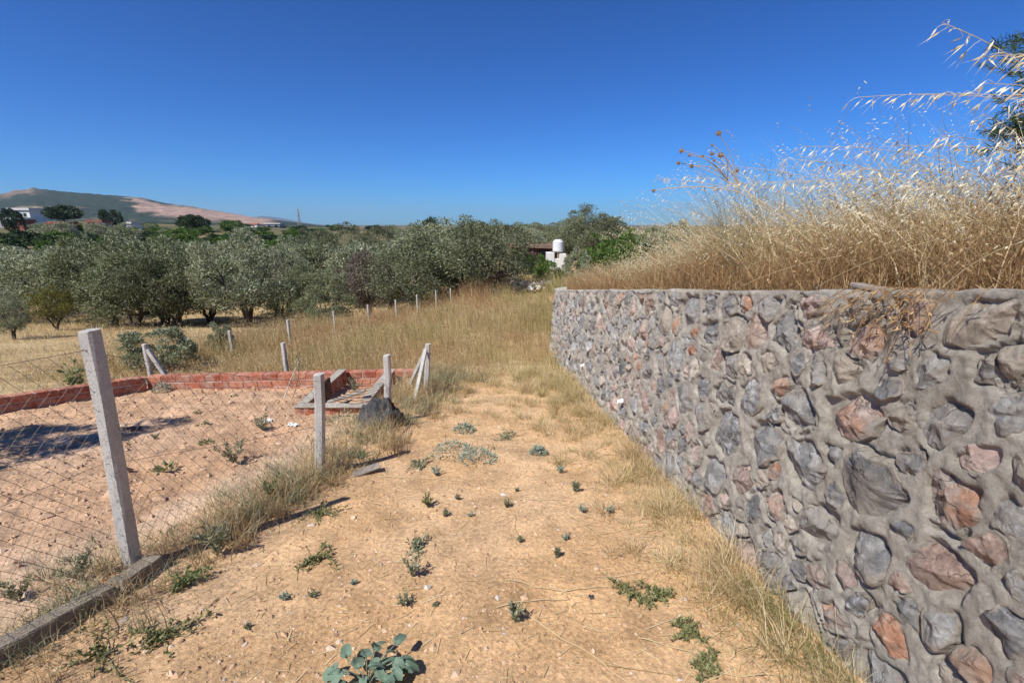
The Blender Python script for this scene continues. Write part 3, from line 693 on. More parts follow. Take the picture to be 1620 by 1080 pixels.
# brick pit in front of the far border
q0 = GP(470, 652); q1 = GP(572, 660); q0 = np.array(q0); q1 = np.array(q1)
q1[1] = q0[1] + (Pr[1]-Pc[1])/(Pr[0]-Pc[0])*(q1[0]-q0[0]); yb = Pr[1]-.13
pit = empty('brick_pit', tuple((q0+q1)/2)); tag(pit, 'small open brick pit with mortar rim built against the far brick border', 'brick pit')
zp = lambda m: (q0[2]+q1[2])/2-.13
brick_run(pit, q0, q1, zp, 1, L=.095, W=.10, H=.20, joint=.008)
brick_run(pit, (q0[0]+.05, q0[1]+.08), (q0[0]+.05, yb-.02), zp, 1, L=.095, W=.10, H=.20, joint=.008)
brick_run(pit, (q1[0]-.05, q1[1]+.08), (q1[0]-.05, yb-.02), zp, 1, L=.095, W=.10, H=.20, joint=.008)
mb = MB(); O = np.array(pit.location); zt = zp(0)+.20
mb.box(((q0[0]+q1[0])/2-O[0], q0[1]-O[1], zt+.008-O[2]), (q1[0]-q0[0]+.02, .115, .016), bev=.004)
mb.box((q0[0]+.05-O[0], (q0[1]+yb)/2-O[1]+.03, zt+.008-O[2]), (.115, yb-q0[1]-.11, .016), bev=.004)
mb.box((q1[0]-.05-O[0], (q1[1]+yb)/2-O[1]+.03, zt+.008-O[2]), (.115, yb-q1[1]-.11, .016), bev=.004)
mb.build('rim', M['mortar'], pit)
mb = MB(); mb.box((q0[0]+.24-O[0], q0[1]+.30-O[1], zt+.09-O[2]), (.03, .20, .24), bev=.006); mb.build('divider_slab', flat_mat('dark_slab', (.10, .05, .035), .9, .1, .3, 12, .4), pit)
mb = MB(); mb.box((0, 0, 0), (.46, .07, .02), bev=.003)
tag(mb.build('wooden_plank', M['wood'], None, (q1[0]-.28, q0[1]+.17, zt+.05), False, (.1, -.28, .12)), 'weathered plank leaning across the open brick pit', 'plank')

# ------------------------------------------------------------------ concrete posts and wire fence
def post_mesh(H, w=.085, lean=(0, 0), twist=0.0, chip=0.0):
    rows = 9; V = []; rp = np.random.default_rng(int(H*1000))
    for k in range(rows):
        t = k/(rows-1); z = -.15 + (H+.15)*t
        ww = w/2*(1.0-.04*t)
        if k == rows-1: ww *= .90
        elif k == rows-2: z = H-.008
        c = .010
        for (sx, sy) in ((-1, -1), (1, -1), (1, 1), (-1, 1)):
            for (ax, ay) in (((0, 1), (1, 0)) if sx*sy > 0 else ((1, 0), (0, 1))):
                V.append([sx*(ww-c*ax) + lean[0]*t + rp.normal()*.0012, sy*(ww-c*ay) + lean[1]*t + rp.normal()*.0012, z])
    n_ = 8; I = np.arange(rows-1)[:, None]; J = np.arange(n_)[None, :]; K = (J+1) % n_
    F = np.stack([I*n_+J, I*n_+K, (I+1)*n_+K, (I+1)*n_+J], -1).reshape(-1, 4)
    return mesh_np('post', np.array(V), [F, np.arange((rows-1)*n_, rows*n_)[None, :]], M['concrete'])
fence = empty('wire_fence', (0, 0, 0))
tag(fence, 'rusty diamond wire mesh fence on concrete posts along the left of the path', 'fence')
F1 = GP(207, 893); F2 = GP(503, 747); F3 = GP(613, 668); F4 = GP(672, 622)
def top_of(P, px, py): 
    X, d = ray(px, py); return EYE-d*P.y-P.z, X*P.y-P.x
H1, l1 = top_of(F1, 146, 521); H2, l2 = top_of(F2, 506, 591); H3, l3 = top_of(F3, 613, 561); H4, l4 = top_of(F4, 678, 544)
fence.location = (F1.x, F1.y, F1.z); FO = Vector(fence.location)
for P, H, lx, tw in ((F1, H1, l1, -.05), (F2, H2, l2, .08), (F3, H3, l3, -.05), (F4, H4, l4, .1)):
    ob('post', post_mesh(H, .064, (lx, 0)), P-FO, fence, (0, 0, tw))
def strut(a, b_, w=.044):
    a = Vector(a); b_ = Vector(b_); mb = MB(); d = (b_-a); R = d.to_track_quat('Z', 'Y').to_matrix(); mb.box((0, 0, 0), (w, w, d.length), np.array(R), bev=.006); return mb, (a+b_)/2
for (px, py) in ((640, 590), (655, 655)):
    X_, d_ = ray(px, py); e = Vector((X_*(F4.y+.25 if px == 640 else F4.y-.55), F4.y+.25 if px == 640 else F4.y-.55, 0)); e.z = GZ(e.x, e.y)-.05
    mb, c = strut(e, (F4.x+l4*.9-.02, F4.y + (.05 if px == 640 else -.06), F4.z+H4*.92)); mb.build('brace', M['concrete'], fence, c-FO)
# mesh of diagonal wires between posts
F0 = Vector((-2.06, .25, 0)); F0.z = GZ(F0.x, F0.y)
T0 = F0 + Vector((0, 0, 1.12)); T1 = F1 + Vector((l1*.93, -.05, H1*.935)); T2 = F2 + Vector((l2, -.05, H2*.95)); B1 = F1 + Vector((0, -.05, .04)); B2 = F2+Vector((0, -.05, .05))
def panel(s, h, T_a, T_b, B_a, B_b, sag):
    s = np.asarray(s)[:, None]; h = np.asarray(h)[:, None]
    t = np.array(T_a)*(1-s) + np.array(T_b)*s - np.array([0, 0, sag])*4*s*(1-s); b_ = np.array(B_a)*(1-s)+np.array(B_b)*s
    P = b_*(1-h) + t*h
    P[:, 0] += .012*np.sin(s[:, 0]*9+h[:, 0]*5) - .03*np.sin(s[:, 0]*math.pi)*np.sin(h[:, 0]*math.pi); return P
def wire_panel(T_a, T_b, B_a, B_b, sag, pitch=.06, rad=.00095):
    L = (Vector(B_b)-Vector(B_a)).length; H = ((Vector(T_a)-Vector(B_a)).length + (Vector(T_b)-Vector(B_b)).length)/2
    mb = MB(); k0 = int((L+H)/pitch)+2
    for sg in (1, -1):
        for k in range(-k0, k0+1):
            c = k*pitch; hs_ = np.linspace(0, 1, 26); s = (c + sg*hs_*H*.80)/L
            ok = (s >= 0) & (s <= 1)
            if ok.sum() < 2: continue
            zig = .0025*(np.arange(26) % 2)*sg
            P = panel(s[ok], hs_[ok], T_a, T_b, B_a, B_b, sag); P[:, 1] += zig[ok]
            mb.tube(P-np.array(FO), rad, 3, False)
    for hh in (0.0, .5, 1.0):
        s = np.linspace(0, 1, 24); P = panel(s, np.full(24, hh), T_a, T_b, B_a, B_b, sag); mb.tube(P-np.array(FO), rad*1.25, 4, False)
    return mb
wire_panel(T0, T1, F0+Vector((0, 0, .03)), B1, .015).build('mesh_panel', M['rusty_wire'], fence)
wire_panel(T1, T2, B1, B2, .03).build('mesh_panel', M['rusty_wire'], fence)
mb = MB()
for k in range(7):                                                     # a bundle of loose wires drawn from post to post
    a = F2 + Vector((l2+.05, -.03, H2*.93-.018*k)); b_ = F3+Vector((l3-.04, -.05, H3*.62-.01*k)); s = np.linspace(0, 1, 16)[:, None]
    P = np.array(a)*(1-s)+np.array(b_)*s; P[:, 2] -= (.03+.012*k)*4*(s[:, 0]*(1-s[:, 0])); P[:, 0] += .01*np.sin(s[:, 0]*12+k)
    mb.tube(P-np.array(FO), .0022, 4, False)
mb.build('wire_bundle', M['rusty_wire'], fence)
for (T_a, T_b) in ((F3+Vector((l3, -.05, H3*.6)), F4+Vector((l4*.6, -.05, H4*.55))), (F3+Vector((l3, -.05, H3*.4)), F4+Vector((l4*.4, -.05, H4*.3)))):
    mb = MB(); s = np.linspace(0, 1, 10)[:, None]; P = np.array(T_a)*(1-s)+np.array(T_b)*s; P[:, 2] -= .06*s[:, 0]*(1-s[:, 0]); mb.tube(P-np.array(FO), .0016, 4, False); mb.build('wire', M['rusty_wire'], fence)

# free standing posts in the grass
def lone_post(px, pyb, pyt, D, label, w=.06, brace=None, group='concrete posts in the grass'):
    X_, d_ = ray(px, pyb); x = X_*D; z = GZ(x, D); X2, d2 = ray(px, pyt); H = EYE-d2*D-z
    r = empty('concrete_post', (x, D, z)); tag(r, label, 'post', group); ob('shaft', post_mesh(max(H, .25), w), (0, 0, 0), r, (0, 0, random.uniform(-.4, .4)))
    if brace is not None:
        mb, c = strut((brace[0], brace[1], -.1), (.03, 0, H*.88), .055); mb.build('brace', M['concrete'], r, c)
    return r
lone_post(240, 600, 544, Pc[1]+.13, 'braced concrete post behind the corner of the brick border', brace=(.32, .02))
lone_post(455, 600, 542, Pr[1]+.22, 'concrete post rising just behind the middle of the far brick border')
lone_post(366, 545, 523, 9.2, 'lone concrete post in the tan grass left of the grey shrub grass')
lone_post(458, 530, 506, 10.4, 'concrete post behind the post by the sapling')
lone_post(529, 510, 492, 12.2, 'concrete post in brown grass below the small olive trees', w=.046)
lone_post(583, 500, 482, 12.9, 'concrete post half sunk in russet grass', w=.046)
lone_post(627, 495, 474, 13.2, 'concrete post standing left of the pale weeds under the big olives', w=.046)
lone_post(660, 480, 466, 13.8, 'concrete post in the row under the big olive trees', w=.046)
lone_post(690, 475, 458, 14.2, 'slim concrete post nearest below the big olive trunk', w=.044)
lone_post(713, 470, 456, 14.6, 'last concrete post of the row towards the wall end', w=.044)
lone_post(814, 455, 434, 14.7, 'thin white post beside the broken low stone wall', w=.044)

# concrete kerb beams at the foot of the fence
def beam(pxa, pya, pxb, pyb, label, w=.075, h=.13, drop=.02):
    a = GP(pxa, pya); b_ = GP(pxb, pyb); a.z += .015-drop; b_.z += .015-drop; d = b_-a
    R = Matrix.Rotation(math.atan2(d.y, d.x), 3, 'Z') @ Matrix.Rotation(-math.asin(d.z/d.length), 3, 'Y')
    rq = np.random.default_rng(abs(int(pxa))+9); n_ = max(4, int(d.length/.05)); V = []
    for k in range(n_+1):
        for (s, t) in ((-1, -1), (1, -1), (1, .88), (.88, 1), (-.88, 1), (-1, .88)): V.append([d.length*(k/n_-.5), s*w/2+rq.normal()*.002, t*h/2+rq.normal()*.003])
    I = np.arange(n_)[:, None]; J = np.arange(6)[None, :]; K = (J+1) % 6
    F = np.stack([I*6+J, (I+1)*6+J, (I+1)*6+K, I*6+K], -1).reshape(-1, 4)
    V = np.array(V) @ np.array(R).T
    o = ob('concrete_beam', mesh_np('concrete_beam', V, [F, np.array([[0, 5, 4, 3, 2, 1][::-1], np.arange(6)+n_*6])], M['kerb']), (a+b_)/2)
    tag(o, label, 'beam', 'concrete beams along the fence foot'); return o
beam(-60, 1075, 172, 945, 'longer concrete kerb beam at the fence foot reaching the bottom left corner')
beam(184, 938, 246, 896, 'short concrete kerb beam at the foot of the large leaning post')

# black shade-net sack slumped by the brick pit
rq = np.random.default_rng(3); nu, nv = 40, 24; U, Vv = np.meshgrid(np.arange(nu)*2*math.pi/nu, np.linspace(-.35, math.pi/2, nv), indexing='ij')
sx = np.cos(Vv)*np.cos(U); sy = np.cos(Vv)*np.sin(U); sz = np.sin(Vv)
dsp = 1+.36*fbm(np.stack([sx.ravel()*2.2, sy.ravel()*2.2, sz.ravel()*2.2], 1), 4, .5).reshape(sx.shape) + .05*np.sin(U*9+Vv*5)
Ps = GP(600, 668); V = np.stack([sx*.21*dsp+.05*sz, sy*.17*dsp, np.where(sz > 0, sz*.25*dsp, sz*.1)], -1).reshape(-1, 3)
ii = np.arange(nu)[:, None]; jj = np.arange(nv-1)[None, :]; kk = (ii+1) % nu
F = np.stack([ii*nv+jj, kk*nv+jj, kk*nv+jj+1, ii*nv+jj+1], -1).reshape(-1, 4)
tag(ob('net_sack', mesh_np('net_sack', V, F, M['sack'], True), (Ps.x, Ps.y-.04, Ps.z)), 'slumped black sack of shade netting beside the brick pit', 'sack')
# dark offcut board by the second post
pb = GP(581, 748); mb = MB(); mb.box((0, 0, .03), (.20, .07, .015), bev=.003); tag(mb.build('wood_offcut', M['wood'], None, pb, False, (.15, -.12, .55)), 'grey weathered board offcut lying on soil beside the second fence post', 'board')

# ------------------------------------------------------------------ weeds, sticks and small plants
def leaf_soup(P, D, L, W, up=None, rng=RNG, fold=.15):
    """P base points, D unit directions, L lengths, W widths -> diamond leaves of two triangles folded at the rib"""
    n_ = len(P); r = rng.normal(size=(n_, 3)) if up is None else up + .4*rng.normal(size=(n_, 3))
    S = np.cross(D, r); S /= np.linalg.norm(S, axis=1)[:, None]+1e-9; N = np.cross(S, D)
    mid = P + D*(L*.45)[:, None]
    V = np.stack([P, mid + S*(W/2)[:, None] + N*(W*fold)[:, None], P + D*L[:, None], mid - S*(W/2)[:, None] + N*(W*fold)[:, None]], 1).reshape(-1, 3)
    b_ = np.arange(n_)[:, None]*4
    return V, np.concatenate([b_+np.array([[0, 1, 2]]), b_+np.array([[0, 2, 3]])])
def unit(v): return v/(np.linalg.norm(v, axis=-1, keepdims=True)+1e-9)
def weed_mesh(kind, seed, r=.08, h=.08):
    rg = np.random.default_rng(seed); P = []; D = []; L = []; W = []; mb = MB()
    if kind in ('tuft', 'dry'):
        for k in range(rg.integers(9, 16)):
            a = rg.uniform(0, 6.28); tip = np.array([math.cos(a)*r*rg.uniform(.2, .9), math.sin(a)*r*rg.uniform(.2, .9), h*rg.uniform(.55, 1.05)])
            s = np.linspace(0, 1, 5)[:, None]; st = tip*s + np.array([0, 0, .12*h])*4*s*(1-s); mb.tube(st, .0014, 3, False)
            for q in range(20):
                t = rg.uniform(.12, 1); p = tip*t + np.array([0, 0, .12*h])*4*t*(1-t); P.append(p); d = rg.normal(size=3); d[2] = abs(d[2])+.4; D.append(d); L.append(rg.uniform(.10, .22)*h+.004); W.append(.0045+.03*h)
    elif kind == 'mound':
        for k in range(340):
            a = rg.uniform(0, 6.28); rr_ = math.sqrt(rg.uniform(0, 1)); p = np.array([math.cos(a)*r*rr_, math.sin(a)*r*rr_, h*(1-rr_**2)*rg.uniform(.35, 1)*(1+.35*math.sin(a*3+k))])
            P.append(p); d = np.array([math.cos(a)*rr_, math.sin(a)*rr_, .55])+rg.normal(size=3)*.45; D.append(d); L.append(rg.uniform(.018, .038)); W.append(rg.uniform(.008, .017))
    elif kind == 'rosette':
        for k in range(34):
            a = rg.uniform(0, 6.28); el = rg.uniform(.15, 1.1); d = np.array([math.cos(a)*math.cos(el), math.sin(a)*math.cos(el), math.sin(el)]); rr_ = rg.uniform(.1, .7)*r
            P.append(np.array([math.cos(a)*rr_, math.sin(a)*rr_, h*rg.uniform(.1, .6)])); D.append(d); L.append(rg.uniform(.35, .7)*r); W.append(rg.uniform(.2, .34)*r)
    elif kind == 'sprawl':
        for k in range(rg.integers(9, 14)):
            a = rg.uniform(0, 6.28); ln = r*rg.uniform(.5, 1.25); s = np.linspace(0, 1, 9)[:, None]
            st = np.concatenate([np.cos(a+.6*s*rg.normal())*ln*s, np.sin(a+.6*s*rg.normal())*ln*s, .012+h*.8*s*(1-s)+.01*rg.uniform(0, 1, (9, 1))], 1); mb.tube(st, .0016, 3, False)
            for q in range(24):
                t = rg.uniform(.08, 1); i_ = int(t*8); p = st[min(i_, 8)] + rg.normal(size=3)*.006; P.append(p); d = rg.normal(size=3); d[2] = abs(d[2])*.8+.2; D.append(d); L.append(rg.uniform(.014, .030)); W.append(rg.uniform(.007, .013))
    P = np.array(P); D = unit(np.array(D)); L = np.array(L); W = np.array(W)
    V, F = leaf_soup(P, D, L, W, rng=rg); mb.add(V, F); return mb
def weed(kind, mat, px, py, wpx, label, hr=.9, group='weeds on the path', name='weed_plant', seed=None):
    p = GP(px, py); t = p.y/(math.cos(PITCH) - (py-540)/FPX*math.sin(PITCH)); r = wpx/2/FPX*t
    mb = weed_mesh(kind, seed if seed is not None else int(px*7+py), r, r*hr*(2 if kind in ('tuft', 'dry') else 1)); o = mb.build(name, M[mat], None, (p.x, p.y, p.z-.006)); tag(o, label, 'weed', group); return o
weed('mound', 'weed_silver', 716, 716, 66, 'wide left mound of silvery green weed in the middle of the path', .55)
weed('mound', 'weed_silver', 756, 726, 60, 'wide right mound of silvery green weed in the middle of the path', .55)
weed('mound', 'weed_silver', 852, 718, 26, 'small upright silvery weed between the silvery mounds and the wall', 1.2)
weed('sprawl', 'weed_dull', 805, 694, 58, 'flat grey green weed patch above the silvery mounds', .5)
weed('mound', 'weed_silver', 735, 682, 34, 'bushy grey green weed at the grass edge above the silvery mounds', .9)
weed('sprawl', 'weed_dull', 668, 738, 44, 'loose grey weed left below the silvery mounds', .6)
weed('tuft', 'weed_silver', 690, 752, 22, 'small silvery tuft below the left silvery mound', .7)
weed('tuft', 'weed_olive', 677, 802, 32, 'yellowish green tuft left of the path middle', .7)
weed('tuft', 'weed_dull', 704, 816, 17, 'small dark tuft right below the yellowish green tuft', .8)
weed('tuft', 'weed_dull', 724, 790, 11, 'tiny dark sprig above the two tufts left of the path middle', .8)
weed('tuft', 'weed_dull', 801, 803, 20, 'compact dark tuft in the middle of the path', .8)
weed('tuft', 'weed_dull', 817, 778, 9, 'tiny sprig just above the compact dark tuft', .9)
weed('tuft', 'weed_silver', 745, 816, 14, 'faint pale sprig between the dark tufts', .5)
weed('sprawl', 'weed_dull', 665, 866, 62, 'sparse wide grey weed left of the path middle', .4)
weed('dry', 'weed_dull', 652, 912, 40, 'tall forked grey weed with twigs below the sparse wide weed', 1.0)
weed('tuft', 'weed_dull', 640, 956, 34, 'rounded dark weed clump in the lower middle of the path', .6)
weed('tuft', 'weed_dull', 690, 958, 14, 'faint little sprig right of the rounded dark clump', .6)
weed('tuft', 'weed_dull', 880, 882, 12, 'slim upright sprig beside the long straw on the path', 1.6)
weed('tuft', 'weed_silver', 894, 854, 16, 'small bluish sprig above the long straw', .7)
weed('tuft', 'weed_dull', 823, 858, 12, 'little sprig at the bend of the curved straw', 1.1)
weed('dry', 'weed_dull', 815, 984, 34, 'straggly weed at the start of the long bottom straw', 1.1)
weed('tuft', 'weed_silver', 450, 950, 24, 'grey sprig among pebbles left of the lower path', .6)
weed('tuft', 'weed_dull', 392, 994, 18, 'small dark sprig on the pebbly lower left soil', .5)
weed('tuft', 'weed_silver', 560, 924, 16, 'tiny grey sprig left of the rounded dark clump', .6)
weed('tuft', 'weed_dull', 494, 944, 20, 'short sprig among stones left of the tiny grey sprig', .5)
weed('sprawl', 'weed_olive', 505, 885, 74, 'flat brownish green weed spread over soil near the fence', .3)
weed('sprawl', 'weed_olive', 505, 815, 76, 'flat olive green weed spread above the brownish one near the fence', .3)
weed('sprawl', 'weed_olive', 1000, 942, 70, 'fresh green sprawling weed on the right of the path', .55)
weed('sprawl', 'weed_olive', 1048, 944, 44, 'green trailing weed end right of the fresh sprawling one', .4)
weed('sprawl', 'weed_olive', 1090, 1005, 60, 'green vine like weed trailing to the bottom right', .35)
weed('sprawl', 'weed_olive', 1118, 1052, 60, 'low green weed among straw at the bottom right edge of the path', .35)
weed('tuft', 'weed_silver', 921, 810, 22, 'pale tuft left of the two tufts near the wall grass', .6)
weed('tuft', 'weed_silver', 965, 812, 22, 'pale tuft nearest the wall grass', .6)
weed('tuft', 'weed_dull', 910, 778, 24, 'loose grey tuft up the path near the wall grass', .9)
weed('tuft', 'weed_silver', 887, 748, 20, 'small grey tuft higher up beside the wall grass', .7)
weed('sprawl', 'weed_olive', 165, 1040, 190, 'large flat green weed mat below the concrete kerb beam', .16)
weed('sprawl', 'weed_olive', 260, 1010, 120, 'flat weed mat right of the large weed mat by the kerb', .2)
weed('sprawl', 'weed_green', 296, 925, 64, 'leafy green weed at the end of the short kerb beam', .8)
weed('dry', 'weed_dull', 345, 880, 70, 'grey twiggy weed beside the large leaning post', .8)
weed('tuft', 'weed_green', 430, 790, 40, 'dark green bushy weed at the fence foot', 1.0)
weed('dry', 'weed_dull', 130, 918, 90, 'dark leafy weed behind the kerb beam under the mesh', .6)
weed('tuft', 'weed_dull', 30, 950, 60, 'dark weed at the left edge behind the mesh', .7)
weed('rosette', 'weed_green', 263, 745, 36, 'bright green broad leaved seedling in the soil plot', .7, 'seedlings in the soil plot')
weed('rosette', 'weed_green', 322, 672, 18, 'green seedling in the upper soil plot', .7, 'seedlings in the soil plot')
weed('rosette', 'weed_green', 312, 653, 14, 'smaller green seedling above another in the upper soil plot', .7, 'seedlings in the soil plot')
weed('rosette', 'weed_green', 326, 700, 22, 'green seedling in the middle of the soil plot', .5, 'seedlings in the soil plot')
weed('rosette', 'weed_green', 370, 627, 12, 'tiny green seedling near the far brick border', .7, 'seedlings in the soil plot')
weed('tuft', 'weed_dull', 247, 694, 18, 'dull sprig right of the large leaning post in the plot', .5, 'seedlings in the soil plot')
weed('tuft', 'weed_silver', 133, 698, 14, 'faint sprig left of the large leaning post by the shadow', .5, 'seedlings in the soil plot')
weed('mound', 'weed_silver', 256, 618, 24, 'silvery weed in the corner of the brick border', 1.2, 'seedlings in the soil plot')
weed('dry', 'weed_dull', 372, 735, 70, 'tall grey dry weed inside the fence between the two near posts', .6, 'seedlings in the soil plot')
weed('dry', 'weed_dull', 415, 680, 40, 'thin grey weed in the plot left of the second post', .6, 'seedlings in the soil plot')
weed('mound', 'weed_dull', 545, 668, 52, 'grey green bushy weed in front of the brick pit', .9, 'seedlings in the soil plot')
weed('rosette', 'weed_green', 673, 600, 26, 'green leafy weed at the foot of the braced fence post', 1.0)
weed('rosette', 'weed_green', 570, 722, 26, 'small green weed right of the second fence post', .7)
weed('tuft', 'weed_dull', 562, 620, 40, 'weed growing inside the open brick pit', .6, 'seedlings in the soil plot')
# leafy plant by the left brick border
p = GP(125, 622); mb = MB(); P = []; D = []
rg = np.random.default_rng(8)
for k in range(9):
    a = rg.uniform(0, 6.28); tip = np.array([math.cos(a)*.10, math.sin(a)*.10, rg.uniform(.2, .46)]); s = np.linspace(0, 1, 6)[:, None]; mb.tube(tip*s, .003, 4, False)
    for q in range(10): t = rg.uniform(.3, 1); P.append(tip*t); d = rg.normal(size=3); d[2] -= .2; D.append(d)
V, F = leaf_soup(np.array(P), unit(np.array(D)), rg.uniform(.06, .11, len(P)), rg.uniform(.03, .055, len(P)), rng=rg); mb.add(V, F)
tag(mb.build('leafy_plant', M['weed_green'], None, p), 'dark green leafy plant against the shaded brick border', 'plant')
# sapling tied to a pale stick
a = GP(446, 632); sap = empty('sapling', a); tag(sap, 'thin young sapling leaning against a pale stick in the plot', 'sapling')
tp = at(474, 568, a.y+.1); mb = MB(); mb.tube([(0, 0, -.05), tuple((tp-a)*.5), tuple(tp-a)], [.009, .008, .006], 6); mb.build('stick', M['wood_pale'], sap)
tp2 = at(476, 556, a.y+.05)-a; s = np.linspace(0, 1, 8)[:, None]; st = np.array([.12, .02, 0]) + (np.array(tp2)-np.array([.12, .02, 0]))*s + np.array([.03, 0, 0])*np.sin(s*4); mb = MB(); mb.tube(st, .004, 5); mb.build('stem', M['bark'], sap)
P = []; D = []
for q in range(150): t = rg.uniform(.3, 1.0); P.append(st[int(t*7)] + rg.normal(size=3)*np.array([.06, .06, .05])); D.append(rg.normal(size=3))
V, F = leaf_soup(np.array(P), unit(np.array(D)), rg.uniform(.02, .045, len(P)), rg.uniform(.009, .016, len(P)), rng=rg); mb = MB(); mb.add(V, F); mb.build('leaves', M['olive_leaf'], sap)
# broad leaved plant at the bottom edge: every leaf its own part
p = GP(582, 1082); bp = empty('broad_leaved_plant', p); tag(bp, 'broad leaved blue green plant at the bottom edge of the path', 'plant'); rg = np.random.default_rng(12)
def big_leaf(L, W, seed):
    r_ = np.random.default_rng(seed); n_ = 18; V = [[0, 0, 0]]; 
    for ring in (.5, 1.0):
        for k in range(n_):
            a = 2*math.pi*k/n_; rad = (.62+.38*math.cos(a))*1.0 + .16*math.cos(3*a) + .05*math.cos(7*a+1); x = (rad*math.cos(a)*.62+.30)*L; y = rad*math.sin(a)*1.1*W
            V.append([x*ring, y*ring, (.22*abs(y*ring) - .6*(x*ring-.3*L)**2/L) + r_.normal()*.0015])
    F3_ = [[0, 1+k, 1+(k+1) % n_] for k in range(n_)]; F4_ = [[1+k, 1+n_+k, 1+n_+(k+1) % n_, 1+(k+1) % n_] for k in range(n_)]
    return mesh_np('leaf', np.array(V), [np.array(F3_), np.array(F4_)], M['big_leaf'], True)
mbs = MB()
for k in range(38):
    a = rg.uniform(0, 6.28); rr_ = rg.uniform(.02, .125); tip = np.array([math.cos(a)*rr_, math.sin(a)*rr_, rg.uniform(.03, .115)*(1-rr_*2)]); s = np.linspace(0, 1, 5)[:, None]
    mbs.tube(tip*s + np.array([0, 0, .03])*4*s*(1-s)*.5, .0022, 4, False)
    ob('leaf', big_leaf(rg.uniform(.040, .068), rg.uniform(.024, .036), k), tuple(tip), bp, (rg.normal()*.35, rg.uniform(-.5, .35), a+rg.normal()*.5))
mbs.build('stem', M['green_stem'], bp)

# long dry straws lying on the path
def straw_line(pts, label, r=.0022):
    P = [np.array(GP(*q)) + np.array([0, 0, .006]) for q in pts]; P = np.array(P); t = np.linspace(0, 1, len(P)); tt = np.linspace(0, 1, 24)
    Q = np.stack([np.interp(tt, t, P[:, k]) for k in range(3)], 1)
    for _ in range(3): Q[1:-1] = (Q[:-2]+2*Q[1:-1]+Q[2:])/4
    Q[:, 2] = ground_z(Q[:, 0], Q[:, 1])+.006+.008*np.abs(np.sin(tt*7))
    O = Q[0].copy(); mb = MB(); mb.tube(Q-O, np.linspace(r, r*.6, 24), 5); tag(mb.build('dry_stalk', M['straw'], None, O), label, 'dry stalk', 'dry stalks lying on the path')
straw_line([(823, 968), (870, 1000), (930, 1035), (1000, 1085)], 'long straw running to the bottom edge from the straggly weed', .0026)
straw_line([(800, 918), (850, 931), (920, 946)], 'long pale straw across the middle of the lower path')
straw_line([(822, 860), (850, 878), (900, 908)], 'curved straw below the little sprig on the path')
straw_line([(815, 815), (814, 838), (823, 858)], 'upright arc of straw above the curved straw', .0016)
straw_line([(592, 755), (660, 757), (727, 762)], 'pale straw lying across the path below the silvery mounds')
straw_line([(572, 792), (595, 798), (613, 804)], 'short pale straw near the second fence post')
straw_line([(822, 791), (860, 792), (900, 793)], 'pale straw right of the compact dark tuft')
straw_line([(900, 818), (925, 832), (950, 846)], 'straw slanting towards the pale tufts by the wall')
straw_line([(785, 962), (840, 952), (900, 950)], 'faint straw crossing the long pale straw')
straw_line([(890, 938), (930, 932), (960, 930)], 'thin straw reaching to the fresh green weed')
straw_line([(1010, 1010), (1060, 1025), (1130, 1045)], 'straw on the lower right of the path')
straw_line([(1110, 1062), (1180, 1072), (1250, 1070)], 'straw lying among grass at the bottom right')
# pieces of dark cloth or char on the soil
for (px, py, w, lb) in ((215, 680, 22, 'black charred lump on the soil right of the large leaning post'), (936, 944, 12, 'small black lump on the path beside the fresh green weed')):
    p = GP(px, py); rg = np.random.default_rng(px); mb = MB(); t = p.y; r_ = w/2/FPX*t
    for k in range(5):
        mb.box((rg.normal()*r_*.5, rg.normal()*r_*.4, r_*.25), (r_*rg.uniform(.5, 1), r_*rg.uniform(.4, .9), r_*rg.uniform(.3, .6)), np.array(Matrix.Rotation(rg.uniform(0, 3), 3, 'Z') @ Matrix.Rotation(rg.normal()*.4, 3, 'X')), bev=r_*.08)
    tag(mb.build('charred_lump', M['sack'], None, p), lb, 'lump')
for (px, py, lb) in ((424, 668, 'crumpled white scrap on the soil in the middle of the plot'), (463, 674, 'small white scrap on the soil beside the second post')):
    p = GP(px, py); rg = np.random.default_rng(px); n_ = 7; gx, gy = np.meshgrid(np.linspace(-.05, .05, n_), np.linspace(-.03, .03, n_), indexing='ij'); gz = .02+.015*rg.normal(size=gx.shape)
    ii = np.arange(n_-1)[:, None]; jj = np.arange(n_-1)[None, :]; F = np.stack([ii*n_+jj, (ii+1)*n_+jj, (ii+1)*n_+jj+1, ii*n_+jj+1], -1).reshape(-1, 4)
    tag(ob('white_scrap', mesh_np('white_scrap', np.stack([gx, gy, gz], -1).reshape(-1, 3), F, M['pvc']), p), lb, 'scrap')
# ------------------------------------------------------------------ loose gravel, clods and straw litter
ico_t = (1+5**.5)/2
ICO_V = unit(np.array([(-1, ico_t, 0), (1, ico_t, 0), (-1, -ico_t, 0), (1, -ico_t, 0), (0, -1, ico_t), (0, 1, ico_t), (0, -1, -ico_t), (0, 1, -ico_t), (ico_t, 0, -1), (ico_t, 0, 1), (-ico_t, 0, -1), (-ico_t, 0, 1)]))
ICO_F = np.array([(0, 11, 5), (0, 5, 1), (0, 1, 7), (0, 7, 10), (0, 10, 11), (1, 5, 9), (5, 11, 4), (11, 10, 2), (10, 7, 6), (7, 1, 8), (3, 9, 4), (3, 4, 2), (3, 2, 6), (3, 6, 8), (3, 8, 9), (4, 9, 5), (2, 4, 11), (6, 2, 10), (8, 6, 7), (9, 8, 1)])
OCT_V = np.array([(1, 0, 0), (-1, 0, 0), (0, 1, 0), (0, -1, 0), (0, 0, 1.0), (0, 0, -1)]); OCT_F = np.array([(0, 2, 4), (2, 1, 4), (1, 3, 4), (3, 0, 4), (2, 0, 5), (1, 2, 5), (3, 1, 5), (0, 3, 5)])
